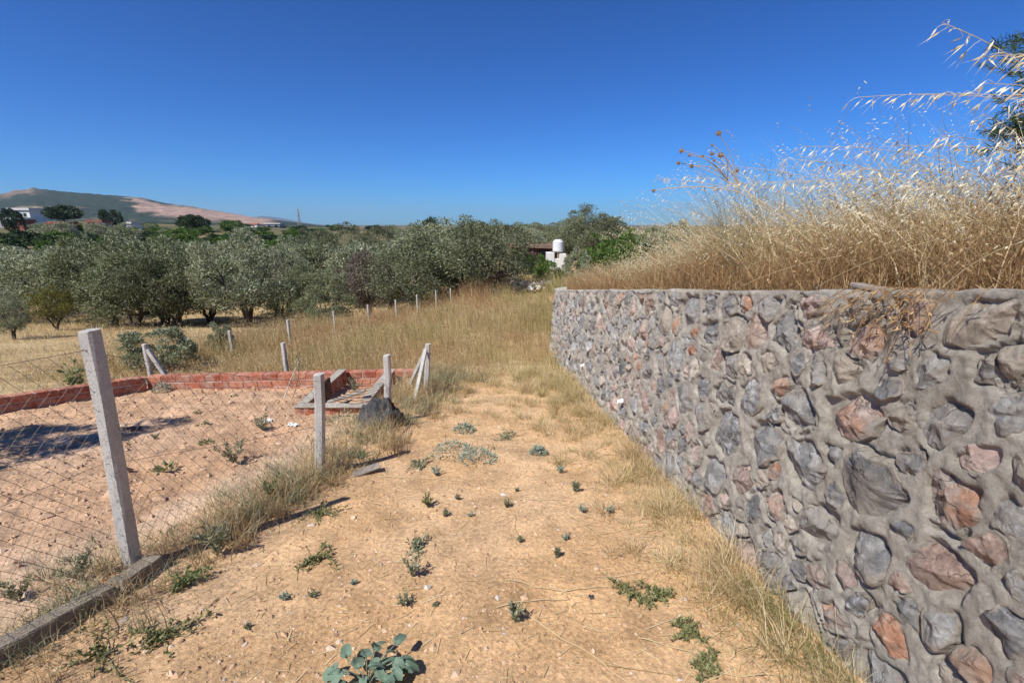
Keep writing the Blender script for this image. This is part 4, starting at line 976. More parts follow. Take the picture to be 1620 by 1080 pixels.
def stones_soup(x, y, size, mat, name, label, seed, sink=.25, flat=.65, smooth=False, low=True):
    BV, BF = (OCT_V*1.15, OCT_F) if low else (ICO_V, ICO_F); nb = len(BV)
    rg = np.random.default_rng(seed); n_ = len(x); z = ground_z(x, y)
    S = size[:, None]*rg.uniform(.6, 1.3, (n_, 3)); S[:, 2] *= flat
    J = 1+.28*rg.normal(size=(n_, nb))
    V = BV[None]*J[..., None]*S[:, None, :]; a = rg.uniform(0, 6.28, n_); ca, sa = np.cos(a)[:, None], np.sin(a)[:, None]
    V = np.stack([V[..., 0]*ca - V[..., 1]*sa, V[..., 0]*sa + V[..., 1]*ca, V[..., 2]], -1)
    V += np.stack([x, y, z + S[:, 2]*(1-2*sink)*.6], -1)[:, None, :]
    F = (BF[None] + nb*np.arange(n_)[:, None, None]).reshape(-1, 3)
    tag(ob(name, mesh_np(name, V.reshape(-1, 3), F, mat, smooth)), label, kind='stuff')
rg = np.random.default_rng(31)
def path_pts(n_, ymin=.75, ymax=7, p=1.7):
    y = ymin + (ymax-ymin)*rg.uniform(0, 1, n_)**p; x = fence_x(y) + (wall_x(y)-fence_x(y))*rg.uniform(-.02, 1.0, n_); return x, y
x, y = path_pts(11500, .75, 6, 1.9); size = np.clip(.0036*np.exp(rg.normal(size=len(x))*.55), .0018, .016)
stones_soup(x, y, size, M['pebble'], 'gravel', 'loose orange and grey gravel scattered over the path', 1)
x, y = path_pts(1900, .8, 4.5); k_ = (rg.uniform(0, 1, len(x)) < np.clip(.18 + .82*np.exp(-np.clip(x-fence_x(y), 0, 9)/.5), 0, 1)); x, y = x[k_], y[k_]
stones_soup(x, y, np.clip(.0085*np.exp(rg.normal(size=len(x))*.45), .004, .030), M['pebble'], 'coarse_gravel', 'coarser pebbles lying on the left of the path', 2, .35, low=False)
y = 1.3 + 4.8*rg.uniform(0, 1, 11500)**1.2; x = fence_x(y) - .05 - (5.4)*rg.uniform(0, 1, len(y)); k_ = inside(PLOT, x, y); x, y = x[k_], y[k_]
stones_soup(x, y, np.clip(.0062*np.exp(rg.normal(size=len(x))*.65), .003, .034), M['clod'], 'soil_clods', 'crumbly clods of dug soil in the plot', 3, .35, .7)

def straws(x, y, L, mat, name, label, seed, w=.0016):
    rg = np.random.default_rng(seed); n_ = len(x); a = rg.uniform(0, 6.28, n_); d = np.stack([np.cos(a), np.sin(a)], 1); z = ground_z(x, y)
    e = np.stack([x, y], 1) + d*L[:, None]; z2 = ground_z(e[:, 0], e[:, 1]); pn = np.stack([-d[:, 1], d[:, 0]], 1)*w
    V = np.stack([np.stack([x-pn[:, 0], y-pn[:, 1], z+.004], 1), np.stack([x+pn[:, 0], y+pn[:, 1], z+.004], 1), np.stack([e[:, 0]+pn[:, 0], e[:, 1]+pn[:, 1], z2+.007], 1), np.stack([e[:, 0]-pn[:, 0], e[:, 1]-pn[:, 1], z2+.007], 1)], 1).reshape(-1, 3)
    tag(ob(name, mesh_np(name, V, np.arange(n_*4).reshape(-1, 4), mat)), label, kind='stuff')
x, y = path_pts(1600, .8, 6.5, 1.3); straws(x, y, rg.uniform(.015, .09, len(x)), M['straw'], 'straw_litter', 'thin bits of straw littering the path', 4)

# ------------------------------------------------------------------ grasses
def blades(P, H, W, az, lean, rg, seg=3, jit=.15):
    """curved tapering blades; az the direction they lean to, lean the sideways reach as a share of the height"""
    n_ = len(P); t = np.linspace(0, 1, seg+1)
    d = np.stack([np.cos(az), np.sin(az), np.zeros(n_)], 1)
    wa = az + math.pi/2 + rg.normal(size=n_)*.9; wd = np.stack([np.cos(wa), np.sin(wa), np.zeros(n_)], 1)
    hz = H/np.sqrt(1+lean**2*.8)
    ctr = P[:, None, :] + d[:, None, :]*(lean*hz)[:, None, None]*(t**1.9)[None, :, None] + np.array([0, 0, 1.0])*(hz[:, None]*(t - .18*np.clip(lean, 0, 2)[:, None]*t**2.5))[..., None]
    ctr[:, 1:, :] += rg.normal(size=(n_, seg, 3))*(jit*.10*H)[:, None, None]*np.array([1, 1, .3])
    wt = (W[:, None]*(1-t[None, :]*.85))*.5
    Lf = ctr - wd[:, None, :]*wt[..., None]; Rt = ctr + wd[:, None, :]*wt[..., None]
    V = np.concatenate([np.stack([Lf[:, :-1], Rt[:, :-1]], 2).reshape(n_, 2*seg, 3), ctr[:, -1:, :]], 1)
    nv = 2*seg+1; b_ = (np.arange(n_)*nv)[:, None, None]
    q = np.array([[2*k, 2*k+1, 2*k+3, 2*k+2] for k in range(seg-1)]); Fq = (b_ + q[None]).reshape(-1, 4) if seg > 1 else np.zeros((0, 4), int)
    Ft = (np.arange(n_)[:, None]*nv + np.array([[2*seg-2, 2*seg-1, 2*seg]]))
    return V.reshape(-1, 3), Fq, Ft, ctr
def grass(name, label, P, H, W, az, lean, mat, seed, seg=3, jit=.15):
    V, Fq, Ft, ctr = blades(P, H, W, az, lean, np.random.default_rng(seed), seg, jit)
    o = ob(name, mesh_np(name, V, [Fq, Ft], mat)); tag(o, label, kind='stuff'); return ctr
def spikes(P, D, L, W):
    """slender husks: three sided bipyramids"""
    n_ = len(P); r = np.random.default_rng(1).normal(size=(n_, 3)); A = unit(np.cross(D, r)); B = np.cross(D, A)
    ring = [P + D*(L*.42)[:, None] + (A*math.cos(q) + B*math.sin(q))*(W/2)[:, None] for q in (0, 2.094, 4.189)]
    V = np.stack([P, *ring, P + D*L[:, None]], 1).reshape(-1, 3); b_ = (np.arange(n_)*5)[:, None, None]
    F = np.array([(0, 2, 1), (0, 3, 2), (0, 1, 3), (4, 1, 2), (4, 2, 3), (4, 3, 1)])
    return V, (b_+F[None]).reshape(-1, 3)
def clumpy(n_, fx, fy, f, rg, thr=-.1, soft=.35, seed=0.0):
    """thin out random points into patches"""
    x, y = fx(n_), fy(n_); return x, y
rg = np.random.default_rng(41)
WIND = math.radians(165)

# bank above the wall: russet fluff below, pale oat straw above
def bank_pts(n_, y0, y1, d0, d1, p=1.0, pd=1.0):
    y = y0 + (y1-y0)*rg.uniform(0, 1, n_)**p; d = d0 + (d1-d0)*rg.uniform(0, 1, n_)**pd; x = wall_x(y)+d; return np.stack([x, y, bank_z(x, y)-.02], 1)
def vary(P, f=1.3, seed=2.0): return np.clip(.5 + .9*n2(P[:, 0], P[:, 1], f, 3, seed), 0, 1)
def keep(P, f, seed, thr): return P[(vary(P, f, seed) + rg.uniform(-.25, .25, len(P))) > thr]
P = bank_pts(52000, .35, 8.8, .26, 1.9, 1.35, 1.3); P = keep(P, 1.6, 3.0, .22); v_ = vary(P, 1.3)
ctr = grass('russet_grass', 'dense fine russet dry grass on the terrace above the stone wall', P, (.22+.26*v_)*rg.uniform(.5, 1.25, len(P)), rg.uniform(.0016, .0032, len(P))*(1+P[:, 1]*.22), rg.uniform(0, 6.28, len(P)), rg.uniform(.1, 1.4, len(P)), M['russet'], 5, 3, .5)
k_ = rg.uniform(0, 1, len(P)) < .3; tip = ctr[k_, -1]; V, F = spikes(tip - np.array([0, 0, .012]), unit(rg.normal(size=tip.shape)+np.array([0, 0, .6])), rg.uniform(.012, .026, len(tip)), rg.uniform(.004, .007, len(tip))*(1+.1*tip[:, 1]))
tag(ob('russet_seed_heads', mesh_np('russet_seed_heads', V, F, M['russet'])), 'fine russet seed heads in the grass above the wall', kind='stuff')
P = bank_pts(26000, .3, 8.6, .48, 3.4, 1.25, 1.0); P = keep(P, .9, 7.0, .25); v_ = vary(P, .9, 7.0); nearf = np.interp(P[:, 1], [0, 1.5, 2.1, 2.9, 3.8, 5.0, 9], [.74, .82, 1.35, 2.0, 2.0, .75, .55])*np.interp(P[:, 0]-wall_x(P[:, 1]), [.3, 1.1, 1.7, 3.4], [1, 1, .6, .5])
ctr = grass('straw_grass', 'pale dry straw leaning in the wind on the terrace', P, np.clip((.36+.50*v_)*nearf*rg.uniform(.5, 1.2, len(P)), 0, 1.08), rg.uniform(.0026, .0050, len(P))*(1+P[:, 1]*.2), WIND + rg.normal(size=len(P))*.6, rg.uniform(.35, 1.7, len(P)), M['straw'], 6, 4, .3)
k_ = rg.uniform(0, 1, len(P)) < .55; tip = ctr[k_, -1]; tn = unit(ctr[k_, -1]-ctr[k_, -2]); n_ = len(tip); VV, FF, q0_ = [], [], 0
for s in range(3):
    pp = tip - tn*(.022*s)[..., None] if np.ndim(s) else tip - tn*(.024*s); dd = unit(tn*.8 + np.array([0, 0, -.75]) + rg.normal(size=tip.shape)*.35)
    V, F = spikes(pp, dd, rg.uniform(.012, .023, n_), rg.uniform(.003, .005, n_)*(1+.10*tip[:, 1])); VV.append(V); FF.append(F+q0_); q0_ += len(V)
tag(ob('oat_husks', mesh_np('oat_husks', np.vstack(VV), np.vstack(FF), M['oat'])), 'mass of pale wild oat husks on the terrace', kind='stuff')
P = bank_pts(9000, 4.0, 9.2, .3, 3.0, .8, 1.0); v_ = vary(P, .8, 9.0); P = P[v_ > .35]
grass('greenish_grass', 'greenish dry grass where the terrace runs away behind the wall', P, rg.uniform(.22, .55, len(P)), rg.uniform(.004, .009, len(P)), WIND + rg.normal(size=len(P))*1.0, rg.uniform(.1, .8, len(P)), M['olive_grass'], 7)
x = rg.uniform(.9, 7, 9000); y = rg.uniform(9.3, 17, 9000); tt = np.clip((y-9.25)/6.7, 0, 1); z = (wall_top(np.full_like(y, 9.2)))*(1-tt) + ground_base(x, y)*tt
k_ = x > wall_x(9.25)+.02*(y-9.25)+.2; P = np.stack([x, y, z-.05], 1)[k_]
grass('slope_grass', 'dry yellow green grass on the slope past the wall end', P, rg.uniform(.25, .6, len(P)), rg.uniform(.008, .016, len(P)), WIND + rg.normal(size=len(P))*1.2, rg.uniform(.1, .8, len(P)), M['olive_grass'], 8)

# individual wild oat stalks standing out against the sky
def oat_stalk(base, tip, label, seed, n_sp=26, share=.5, arch=.12, r=.0017, sp=1.0):
    rg = np.random.default_rng(seed); b_ = np.array(base); t_ = np.array(tip); s = np.linspace(0, 1, 22)[:, None]
    ctrl = b_ + (t_-b_)*.45 + np.array([0, 0, 1])*np.linalg.norm(t_-b_)*(arch+.12) - np.array([(t_-b_)[0], (t_-b_)[1], 0])*.22
    Q = b_*(1-s)**2 + 2*ctrl*s*(1-s) + t_*s**2
    root = empty('wild_oat_stalk', tuple(b_)); tag(root, label, 'oat stalk', 'wild oat stalks against the sky')
    mb = MB(); mb.tube(Q-b_, np.linspace(r, r*.45, 22), 5); so = mb.build('stem', M['straw'], root)
    P = []; D = []; m2 = MB()
    for k in range(n_sp):
        u = 1-share*(k/n_sp)**1.1; i_ = min(int(u*21), 20); p = Q[i_]*(1-(u*21-i_)) + Q[min(i_+1, 21)]*(u*21-i_); T = unit(Q[min(i_+1, 21)]-Q[max(i_-1, 0)])
        dr = unit(T*.55 + rg.normal(size=3)*.35 + np.array([0, 0, -.35])); ln = rg.uniform(.012, .05)*sp*(.5+share*(k/n_sp)*1.6); e = p + dr*ln; m2.tube(np.stack([p, p+dr*ln*.5+np.array([0, 0, .003]), e])-b_, .0006, 3, False)
        for q in range(rg.integers(1, 3)):
            P.append(e-b_); D.append(unit(T*.55 + np.array([0, 0, -.75]) + rg.normal(size=3)*.28))
    P = np.array(P); D = np.array(D); V, F = spikes(P, D, rg.uniform(.024, .036, len(P))*sp, rg.uniform(.0045, .0065, len(P))*sp); mb = MB(); mb.add(V, F)
    V, F = spikes(P + D*.02*sp, D, rg.uniform(.02, .035, len(P))*sp, np.full(len(P), .0009)); mb.add(V, F); mb.add(np.vstack(m2.V), [np.vstack(f) for f in m2.F.values()])
    mb.build('spikelets', M['oat'], so)
def bank_base(y, d): x = float(wall_x(y))+d; return (x, y, float(bank_z(np.array([x]), np.array([y]))[0])-.02)
oat_stalk(bank_base(1.24, 1.07), at(1358, 154, 1.55), 'long wild oat stalk reaching farthest out over open sky towards the left', 1, 26, .42, .10)
oat_stalk(bank_base(1.32, 1.05), at(1455, 150, 1.50), 'wild oat stalk just right of the longest one against the sky', 2, 22, .40, .10)
oat_stalk(bank_base(1.33, 0.63), at(1490, 36, 1.35), 'highest wild oat stalk with drooping husks at the top right corner', 3, 34, .6, .10, sp=1.1)
oat_stalk(bank_base(0.96, 1.07), at(1560, 90, 1.35), 'wild oat stalk in front of the upper pine branch', 4, 34, .6, .10, sp=1.1)
oat_stalk(bank_base(1.13, 0.82), at(1562, 132, 1.33), 'wild oat stalk below the upper pine branch', 5, 34, .6, .10, sp=1.1)
oat_stalk(bank_base(1.60, 0.81), at(1556, 180, 1.33), 'thick husked wild oat stalk in front of the lower pine branch', 6, 34, .6, .08, sp=1.1)
oat_stalk(bank_base(1.70, 0.94), at(1270, 232, 1.75), 'arched wild oat stalk bending far left above the terrace grass', 7, 28, .5, .12)
oat_stalk(bank_base(1.63, 0.73), at(1250, 252, 1.8), 'wild oat stalk under the arched one', 8, 28, .45, .08)
oat_stalk(bank_base(1.53, 1.13), at(1400, 232, 1.6), 'wild oat stalk hanging between the arched one and the picture edge', 9, 28, .45, .10)
oat_stalk(bank_base(1.46, 0.97), at(1490, 215, 1.45), 'wild oat stalk low before the picture edge', 10, 30, .5, .08)
oat_stalk(bank_base(1.47, 0.58), at(1560, 250, 1.35), 'short leaning wild oat stalk at the picture edge', 11, 30, .55, .06)
oat_stalk(bank_base(2.20, 0.95), at(1130, 262, 2.4), 'wild oat stalk beside the round dry seed heads', 12, 26, .4, .10)
oat_stalk(bank_base(2.33, 0.57), at(1040, 282, 3.0), 'slender wild oat stalk left of the round dry seed heads', 13, 18, .3, .10)
oat_stalk(bank_base(2.37, 0.84), at(1080, 280, 2.6), 'wild oat stalk beneath the round dry seed heads', 14, 26, .4, .10)
oat_stalk(bank_base(1.98, 1.09), at(1160, 290, 2.2), 'bushy wild oat stalk right of the round dry seed heads', 15, 30, .5, .10)
oat_stalk(bank_base(1.78, 1.11), at(1225, 290, 1.9), 'wild oat stalk above the pale straw hump', 16, 28, .5, .10)
oat_stalk(bank_base(1.54, 0.95), at(1330, 270, 1.7), 'low wild oat stalk over the dip in the terrace grass', 17, 26, .5, .10)
oat_stalk(bank_base(1.37, 0.97), at(1420, 300, 1.5), 'wild oat stalk low against the dark twigs', 18, 26, .5, .08)
# further oats of the mass
k = 0
VS, FS, FT, nb = [], [], [], 0
P = bank_pts(380, 1.2, 6.0, .40, 1.5, 1.0); V1, Fq, Ft, ctr = blades(P, rg.uniform(.55, .95, len(P))*np.interp(P[:, 1], [0, 1.5, 2.2, 3.2, 4, 5.5], [.55, .68, .80, .85, .75, .5]), rg.uniform(.004, .006, len(P)), WIND + rg.normal(size=len(P))*.35, rg.uniform(.35, 1.1, len(P)), rg, 6, .05)
tag(ob('oat_stems', mesh_np('oat_stems', V1, [Fq, Ft], M['straw'])), 'many leaning wild oat stems on the terrace', kind='stuff')
PP = []; DD = []
for k in range(14):
    u = 1-.42*(k/14); i_ = min(int(u*6), 5); f = u*6-i_; p = ctr[:, i_]*(1-f)+ctr[:, min(i_+1, 6)]*f; T = unit(ctr[:, min(i_+1, 6)]-ctr[:, i_]); side = rg.normal(size=p.shape)*.018*(1+k*.12)
    PP.append(p+side+np.array([0, 0, -.008])); DD.append(unit(T*.5 + np.array([0, 0, -.8]) + rg.normal(size=p.shape)*.3))
PP = np.vstack(PP); DD = np.vstack(DD); V, F = spikes(PP, DD, rg.uniform(.016, .027, len(PP)), rg.uniform(.0035, .0055, len(PP))*(1+.06*PP[:, 1]))
tag(ob('oat_spikelets', mesh_np('oat_spikelets', V, F, M['oat'])), 'hanging husks of the many wild oats on the terrace', kind='stuff')

# plant with round dry seed heads
sb = np.array(bank_base(2.15, .50)); sh = empty('seed_head_plant', tuple(sb)); tag(sh, 'tall dry plant with round brown seed heads standing above the terrace grass', 'plant'); rg2 = np.random.default_rng(6)
hubs = [np.array(at(1170, 305, 2.3)), np.array(at(1150, 285, 2.4))]
for hb_ in hubs:
    s = np.linspace(0, 1, 10)[:, None]; ctrl = (sb+hb_)/2 + np.array([.05, 0, .06]); Q = sb*(1-s)**2 + 2*ctrl*s*(1-s) + hb_*s**2; mb = MB(); mb.tube(Q-sb, np.linspace(.003, .002, 10), 5); mb.build('stem', M['straw'], sh)
for k, (px, py, r_) in enumerate(((1137, 211, .011), (1078, 239, .010), (1073, 258, .008), (1094, 263, .010), (1126, 243, .009), (1140, 246, .012), (1034, 302, .008), (1166, 270, .009), (1130, 254, .006), (1112, 247, .006), (1127, 230, .006), (1091, 246, .007))):
    hb_ = hubs[k % 2]; e = np.array(at(px, py, 2.25+.03*(k % 5))); s = np.linspace(0, 1, 12)[:, None]; ctrl = hb_ + (e-hb_)*.55 + np.array([.03, 0, .045 if k else .02]); Q = hb_*(1-s)**2 + 2*ctrl*s*(1-s) + e*s**2
    mb = MB(); mb.tube(Q-sb, np.linspace(.0022, .0015, 12), 4); so = mb.build('stem', M['straw'], sh)
    mb = MB(); V = ICO_V*r_*(1+.12*rg2.normal(size=(12, 1))); mb.add(V, ICO_F); d = unit(rg2.normal(size=(26, 3))); sv, sf = spikes(d*r_*.7, d, np.full(26, r_*.75), np.full(26, r_*.3)); mb.add(sv, sf)
    mb.build('seed_head', M['seed_head'], so, tuple(e-sb))
# wispy fennel like plants
def wispy(base, h, label, seed, n_=16):
    rg = np.random.default_rng(seed); mb = MB(); b_ = np.array(base)
    for k in range(n_):
        a = rg.uniform(0, 6.28); tip = np.array([math.cos(a)*h*rg.uniform(.1, .42), math.sin(a)*h*rg.uniform(.1, .3), h*rg.uniform(.6, 1.05)]); s = np.linspace(0, 1, 8)[:, None]; Q = tip*s**np.array([1.3, 1.3, .9]); mb.tube(Q, np.linspace(.0024, .001, 8), 3, False)
        for q in range(9):
            i_ = rg.integers(3, 8); e = Q[i_] + rg.normal(size=3)*np.array([.08, .08, .06])*h + np.array([0, 0, .10*h]); mb.tube(np.stack([Q[i_], (Q[i_]+e)/2+np.array([0, 0, .008]), e]), .0009, 3, False)
    tag(mb.build('wispy_plant', M['green_stem'], None, tuple(b_)), label, 'plant', 'wispy plants on the terrace')
wispy(bank_base(3.3, .5), .78, 'wispy grey green branching plant left of the dry seed heads', 1, 22)
wispy(bank_base(3.9, .55), .62, 'fainter wispy plant farther left along the terrace', 2, 18)
wispy(bank_base(1.25, .80), 1.0, 'thin dark twiggy plant among the oats near the picture edge', 3, 8)
# straws hanging over the crest
for k, (a, b_, lb) in enumerate((((1175, 452, 2.42), (1330, 405, 1.9), 'long straw crossing low over the crest of the wall'), ((1290, 455, 1.95), (1480, 380, 1.5), 'long slanting straw above the crest of the wall'), ((1490, 455, 1.45), (1610, 385, 1.3), 'slanting straw over the crest near the picture edge'))):
    A = np.array(at(*a)); B_ = np.array(at(*b_)); s = np.linspace(0, 1, 8)[:, None]; mb = MB(); mb.tube((A*(1-s)+B_*s+np.array([0, 0, .02])*4*s*(1-s))-A, .0016, 4); tag(mb.build('slanting_straw', M['straw'], None, tuple(A)), lb, 'straw', 'straws slanting over the crest of the wall')
# dead russet plant hanging over the face of the wall
hb = wall_pt(1.43, WALL_H, .0); P = []; D = []; mb = MB(); rg2 = np.random.default_rng(9)
for k in range(46):
    yy_ = 1.43+rg2.normal()*.10; ln = rg2.uniform(.08, .26); s = np.linspace(0, 1, 6); v_ = WALL_H+.02 - ln*s**1.3; Q = wall_pt(yy_ + .10*s*rg2.normal() + .10*s, np.minimum(v_, WALL_H), .03+.03*s*(1-s)+.012*rg2.uniform()) ; Q[:, 2] += np.maximum(v_-WALL_H, 0); mb.tube(Q-hb, .0011, 3, False)
    for q in range(7): i_ = rg2.integers(1, 6); P.append(Q[i_]-hb); D.append(rg2.normal(size=3)+np.array([-.6, 0, -.3]))
V, F = leaf_soup(np.array(P), unit(np.array(D)), rg2.uniform(.012, .032, len(P)), rg2.uniform(.003, .007, len(P)), rng=rg2); mb.add(V, F)
tag(mb.build('hanging_dry_plant', M['russet'], None, tuple(hb)), 'dead russet plant hanging over the top of the stone wall', 'plant')

# grass along the foot of the wall: tufts of uneven size
def tufts(n_t, cx, cy, per, spread, rg):
    """clumped points: n_t tufts, per blades each"""
    k = rg.poisson(per, n_t); idx = np.repeat(np.arange(n_t), k); r = np.abs(rg.normal(size=len(idx)))*spread[idx]; a = rg.uniform(0, 6.28, len(idx))
    x = cx[idx]+r*np.cos(a); y = cy[idx]+r*np.sin(a); return np.stack([x, y, ground_z(x, y)-.01], 1), idx, a
nt = 350; ty = .9 + 6.2*rg.uniform(0, 1, nt)**.9; tx = wall_x(ty) - .04 - np.abs(rg.normal(size=nt))*(.09+.055*ty); big = np.exp(rg.normal(size=nt)*.45)
P, idx, a_ = tufts(nt, tx, ty, 55*np.clip(big, .4, 2.2), .022+.025*big, rg); k_ = P[:, 0] < wall_x(P[:, 1])-.005; P, idx, a_ = P[k_], idx[k_], a_[k_]
hh = np.clip(.118*big, .05, .36)[idx]*rg.uniform(.35, 1.25, len(P))*np.clip(.75+.07*P[:, 1], .7, 1.15); kind = rg.uniform(0, 1, nt)[idx]
for nm, lb, msk, mt, sd in (('wall_foot_grass', 'dry straw coloured grass tufts along the foot of the stone wall', kind < .52, 'straw', 9), ('wall_foot_tan_grass', 'tangled brown dry grass tufts at the foot of the stone wall', (kind >= .52) & (kind < .86), 'tan_grass', 10), ('wall_foot_green_grass', 'greenish grass tufts at the foot of the stone wall', kind >= .86, 'olive_grass', 11)):
    grass(nm, lb, P[msk], hh[msk], rg.uniform(.0018, .0034, msk.sum())*(1+.16*P[msk][:, 1]), a_[msk]*.7+math.pi*.3 + rg.normal(size=msk.sum())*.6, rg.uniform(.15, 1.9, msk.sum()), M[mt], sd, 4, .35)
y = rg.uniform(1.0, 1.75, 700); x = wall_x(y)-.03-np.abs(rg.normal(size=700))*.10; P = np.stack([x, y, ground_z(x, y)-.01], 1)
grass('corner_green_grass', 'green grass tuft at the wall foot near the bottom right corner', P, rg.uniform(.05, .20, 700), rg.uniform(.002, .004, 700), math.pi*.9 + rg.normal(size=700)*1.2, rg.uniform(.3, 1.6, 700), M['green_grass'], 21, 3, .3)
y = .9+4.5*rg.uniform(0, 1, 500)**1.2; x = wall_x(y) - .05-np.abs(rg.normal(size=500))*.22; straws(x, y, rg.uniform(.08, .35, 500), M['straw'], 'fallen_straw', 'fallen straw lying along the foot of the wall', 22, .0014)
# grass and weeds along the fence line
nt = 500; ty = rg.uniform(.95, 7.0, nt); tx = fence_x(ty) + .10 + rg.normal(size=nt)*(.09+.04*ty); big = np.exp(rg.normal(size=nt)*.45)*np.clip(.55+.15*ty, .6, 1.4)
ex = 70; tye = rg.uniform(1.95, 3.5, ex); ty = np.append(ty, tye); tx = np.append(tx, fence_x(tye)+.24+rg.normal(size=ex)*.10); big = np.append(big, np.exp(rg.normal(size=ex)*.4)); nt = nt+ex
P, idx, a_ = tufts(nt, tx, ty, 34*np.clip(big, .4, 2.2), .022+.03*big, rg); k_ = P[:, 0] > fence_x(P[:, 1])-.35; P, idx, a_ = P[k_], idx[k_], a_[k_]
hh = np.clip(.13*big, .04, .36)[idx]*rg.uniform(.35, 1.25, len(P)); kind = rg.uniform(0, 1, nt)[idx]
for nm, lb, msk, mt, sd in (('fence_grass', 'dry tan grass tufts along the fence line', kind < .45, 'tan_grass', 12), ('fence_straw', 'pale straw tufts along the fence line', (kind >= .45) & (kind < .66), 'straw', 23), ('fence_green_grass', 'grey green weedy tufts along the fence line', kind >= .66, 'weed_dull', 13)):
    grass(nm, lb, P[msk], hh[msk], rg.uniform(.0018, .0034, msk.sum())*(1+.15*P[msk][:, 1]), rg.uniform(0, 6.28, msk.sum()), rg.uniform(.1, 1.4, msk.sum()), M[mt], sd, 3, .4)
# tiny sprigs all over the path
nt = 330; ty = .9+4.6*rg.uniform(0, 1, nt)**1.2; tx = fence_x(ty)+(wall_x(ty)-fence_x(ty))*rg.uniform(.05, .95, nt); big = np.exp(rg.normal(size=nt)*.5)
P, idx, a_ = tufts(nt, tx, ty, 14*np.clip(big, .3, 2.5), .006+.012*big, rg); hh = np.clip(.022*big, .008, .06)[idx]*rg.uniform(.4, 1.2, len(P)); kind = rg.uniform(0, 1, nt)[idx]
for nm, lb, msk, mt, sd in (('tiny_sprigs', 'tiny grey green sprigs scattered over the path', kind < .6, 'weed_dull', 41), ('tiny_dry_sprigs', 'tiny dry sprigs scattered over the path', kind >= .6, 'tan_grass', 42)):
    grass(nm, lb, P[msk], hh[msk], rg.uniform(.002, .0045, msk.sum()), a_[msk], rg.uniform(.2, 1.6, msk.sum()), M[mt], sd, 2, .4)
# thin tufts creeping over the upper path
nt = 230; ty = 3.4+4.2*rg.uniform(0, 1, nt)**.6; tx = fence_x(ty)+.3+(wall_x(ty)-fence_x(ty)-.5)*rg.uniform(0, 1, nt); big = np.exp(rg.normal(size=nt)*.5)*np.clip((ty-2.6)/3, .3, 1.2)
P, idx, a_ = tufts(nt, tx, ty, 30*np.clip(big, .3, 2), .02+.05*big, rg); hh = np.clip(.11*big, .03, .28)[idx]*rg.uniform(.3, 1.2, len(P)); kind = rg.uniform(0, 1, nt)[idx]
for nm, lb, msk, mt, sd in (('path_straw', 'thin straw tufts creeping over the upper path', kind < .6, 'straw', 31), ('path_weeds', 'low grey green tufts on the upper path', kind >= .6, 'olive_grass', 32)):
    grass(nm, lb, P[msk], hh[msk], rg.uniform(.002, .0036, msk.sum())*(1+.13*P[msk][:, 1]), rg.uniform(0, 6.28, msk.sum()), rg.uniform(.2, 1.5, msk.sum()), M[mt], sd, 3, .4)
# field grass beyond the plot and up the track
def field_pts(n_, x0, x1, y0, y1, p=1.0):
    y = y0+(y1-y0)*rg.uniform(0, 1, n_)**p; x = x0+(x1-x0)*rg.uniform(0, 1, n_); k_ = ~inside(PLOT, x, y) & (x < np.where(y < 9.3, wall_x(np.minimum(y, 9.25))-.05, 1.5)); x, y = x[k_], y[k_]
    return np.stack([x, y, ground_z(x, y)-.02], 1)
P = field_pts(44000, -7.5, 1.5, 6.5, 16.5, 1.1); u = P[:, 0]+.12*(P[:, 1]-6.5)
track = np.exp(-((P[:, 0]-.05)/.45)**2)*(1-sstep(7.2, 9.5, P[:, 1])); P = P[rg.uniform(0, 1, len(P)) > track*.97]
near = sstep(6.3, 8.5, P[:, 1]); v_ = vary(P, .5, 19.0); hh = (.24+.50*v_)*rg.uniform(.55, 1.2, len(P))*(.5+.5*near); ww = rg.uniform(.0035, .006, len(P))*(1+.08*(P[:, 1]-6))
mixr = n2(P[:, 0], P[:, 1], .45, 3, 23.0)+.25*np.exp(-((P[:, 0]+3.0)/1.8)**2) + rg.normal(size=len(P))*.18 - .22*sstep(-1.5, .5, P[:, 0])
for nm, lb, msk, mt, sd in (('field_russet_grass', 'russet tall grass beyond the fence corner', mixr > .28, 'russet', 14), ('field_tan_grass', 'tan tall grass covering the field beyond the plot', (mixr <= .28) & (mixr > -.12), 'tan_grass', 15), ('field_olive_grass', 'yellow green grass near the far end of the wall', mixr <= -.12, 'olive_grass', 16)):
    k_ = msk; grass(nm, lb, P[k_], hh[k_], ww[k_], WIND + rg.normal(size=k_.sum())*1.2, rg.uniform(.05, .7, k_.sum()), M[mt], sd, 3, .25)
k_ = rg.uniform(0, 1, len(P)) < .4; tp = P[k_].copy(); tp[:, 2] += hh[k_]*.88; V, F = spikes(tp + rg.normal(size=tp.shape)*.03, unit(rg.normal(size=tp.shape)*.6+np.array([-.2, 0, .5])), rg.uniform(.03, .07, len(tp)), rg.uniform(.007, .012, len(tp)))
tag(ob('field_seed_heads', mesh_np('field_seed_heads', V, F, M['tan_grass'])), 'feathery seed heads over the field grass', kind='stuff')
# lower field to the left and up to the olives
P = field_pts(46000, -24, -4.2, 4.6, 23, 1.0); P = P[np.abs(P[:, 0]/np.maximum(P[:, 1], .1)) < 1.35]; v_ = vary(P, .45, 27.0)
hh = (.09+.22*v_)*rg.uniform(.6, 1.2, len(P)); ww = rg.uniform(.004, .008, len(P))*(1+.07*(P[:, 1]-5)); mixr = n2(P[:, 0], P[:, 1], .3, 3, 29.0) + rg.normal(size=len(P))*.2
for nm, lb, msk, mt, sd in (('lower_tan_grass', 'short tan dry grass in the lower field before the olive grove', mixr > -.1, 'tan_grass', 17), ('lower_straw_grass', 'pale straw in the lower field before the olive grove', mixr <= -.1, 'straw', 18)):
    k_ = msk; grass(nm, lb, P[k_], hh[k_], ww[k_], WIND + rg.normal(size=k_.sum())*1.3, rg.uniform(.2, 1.2, k_.sum()), M[mt], sd, 2, .25)
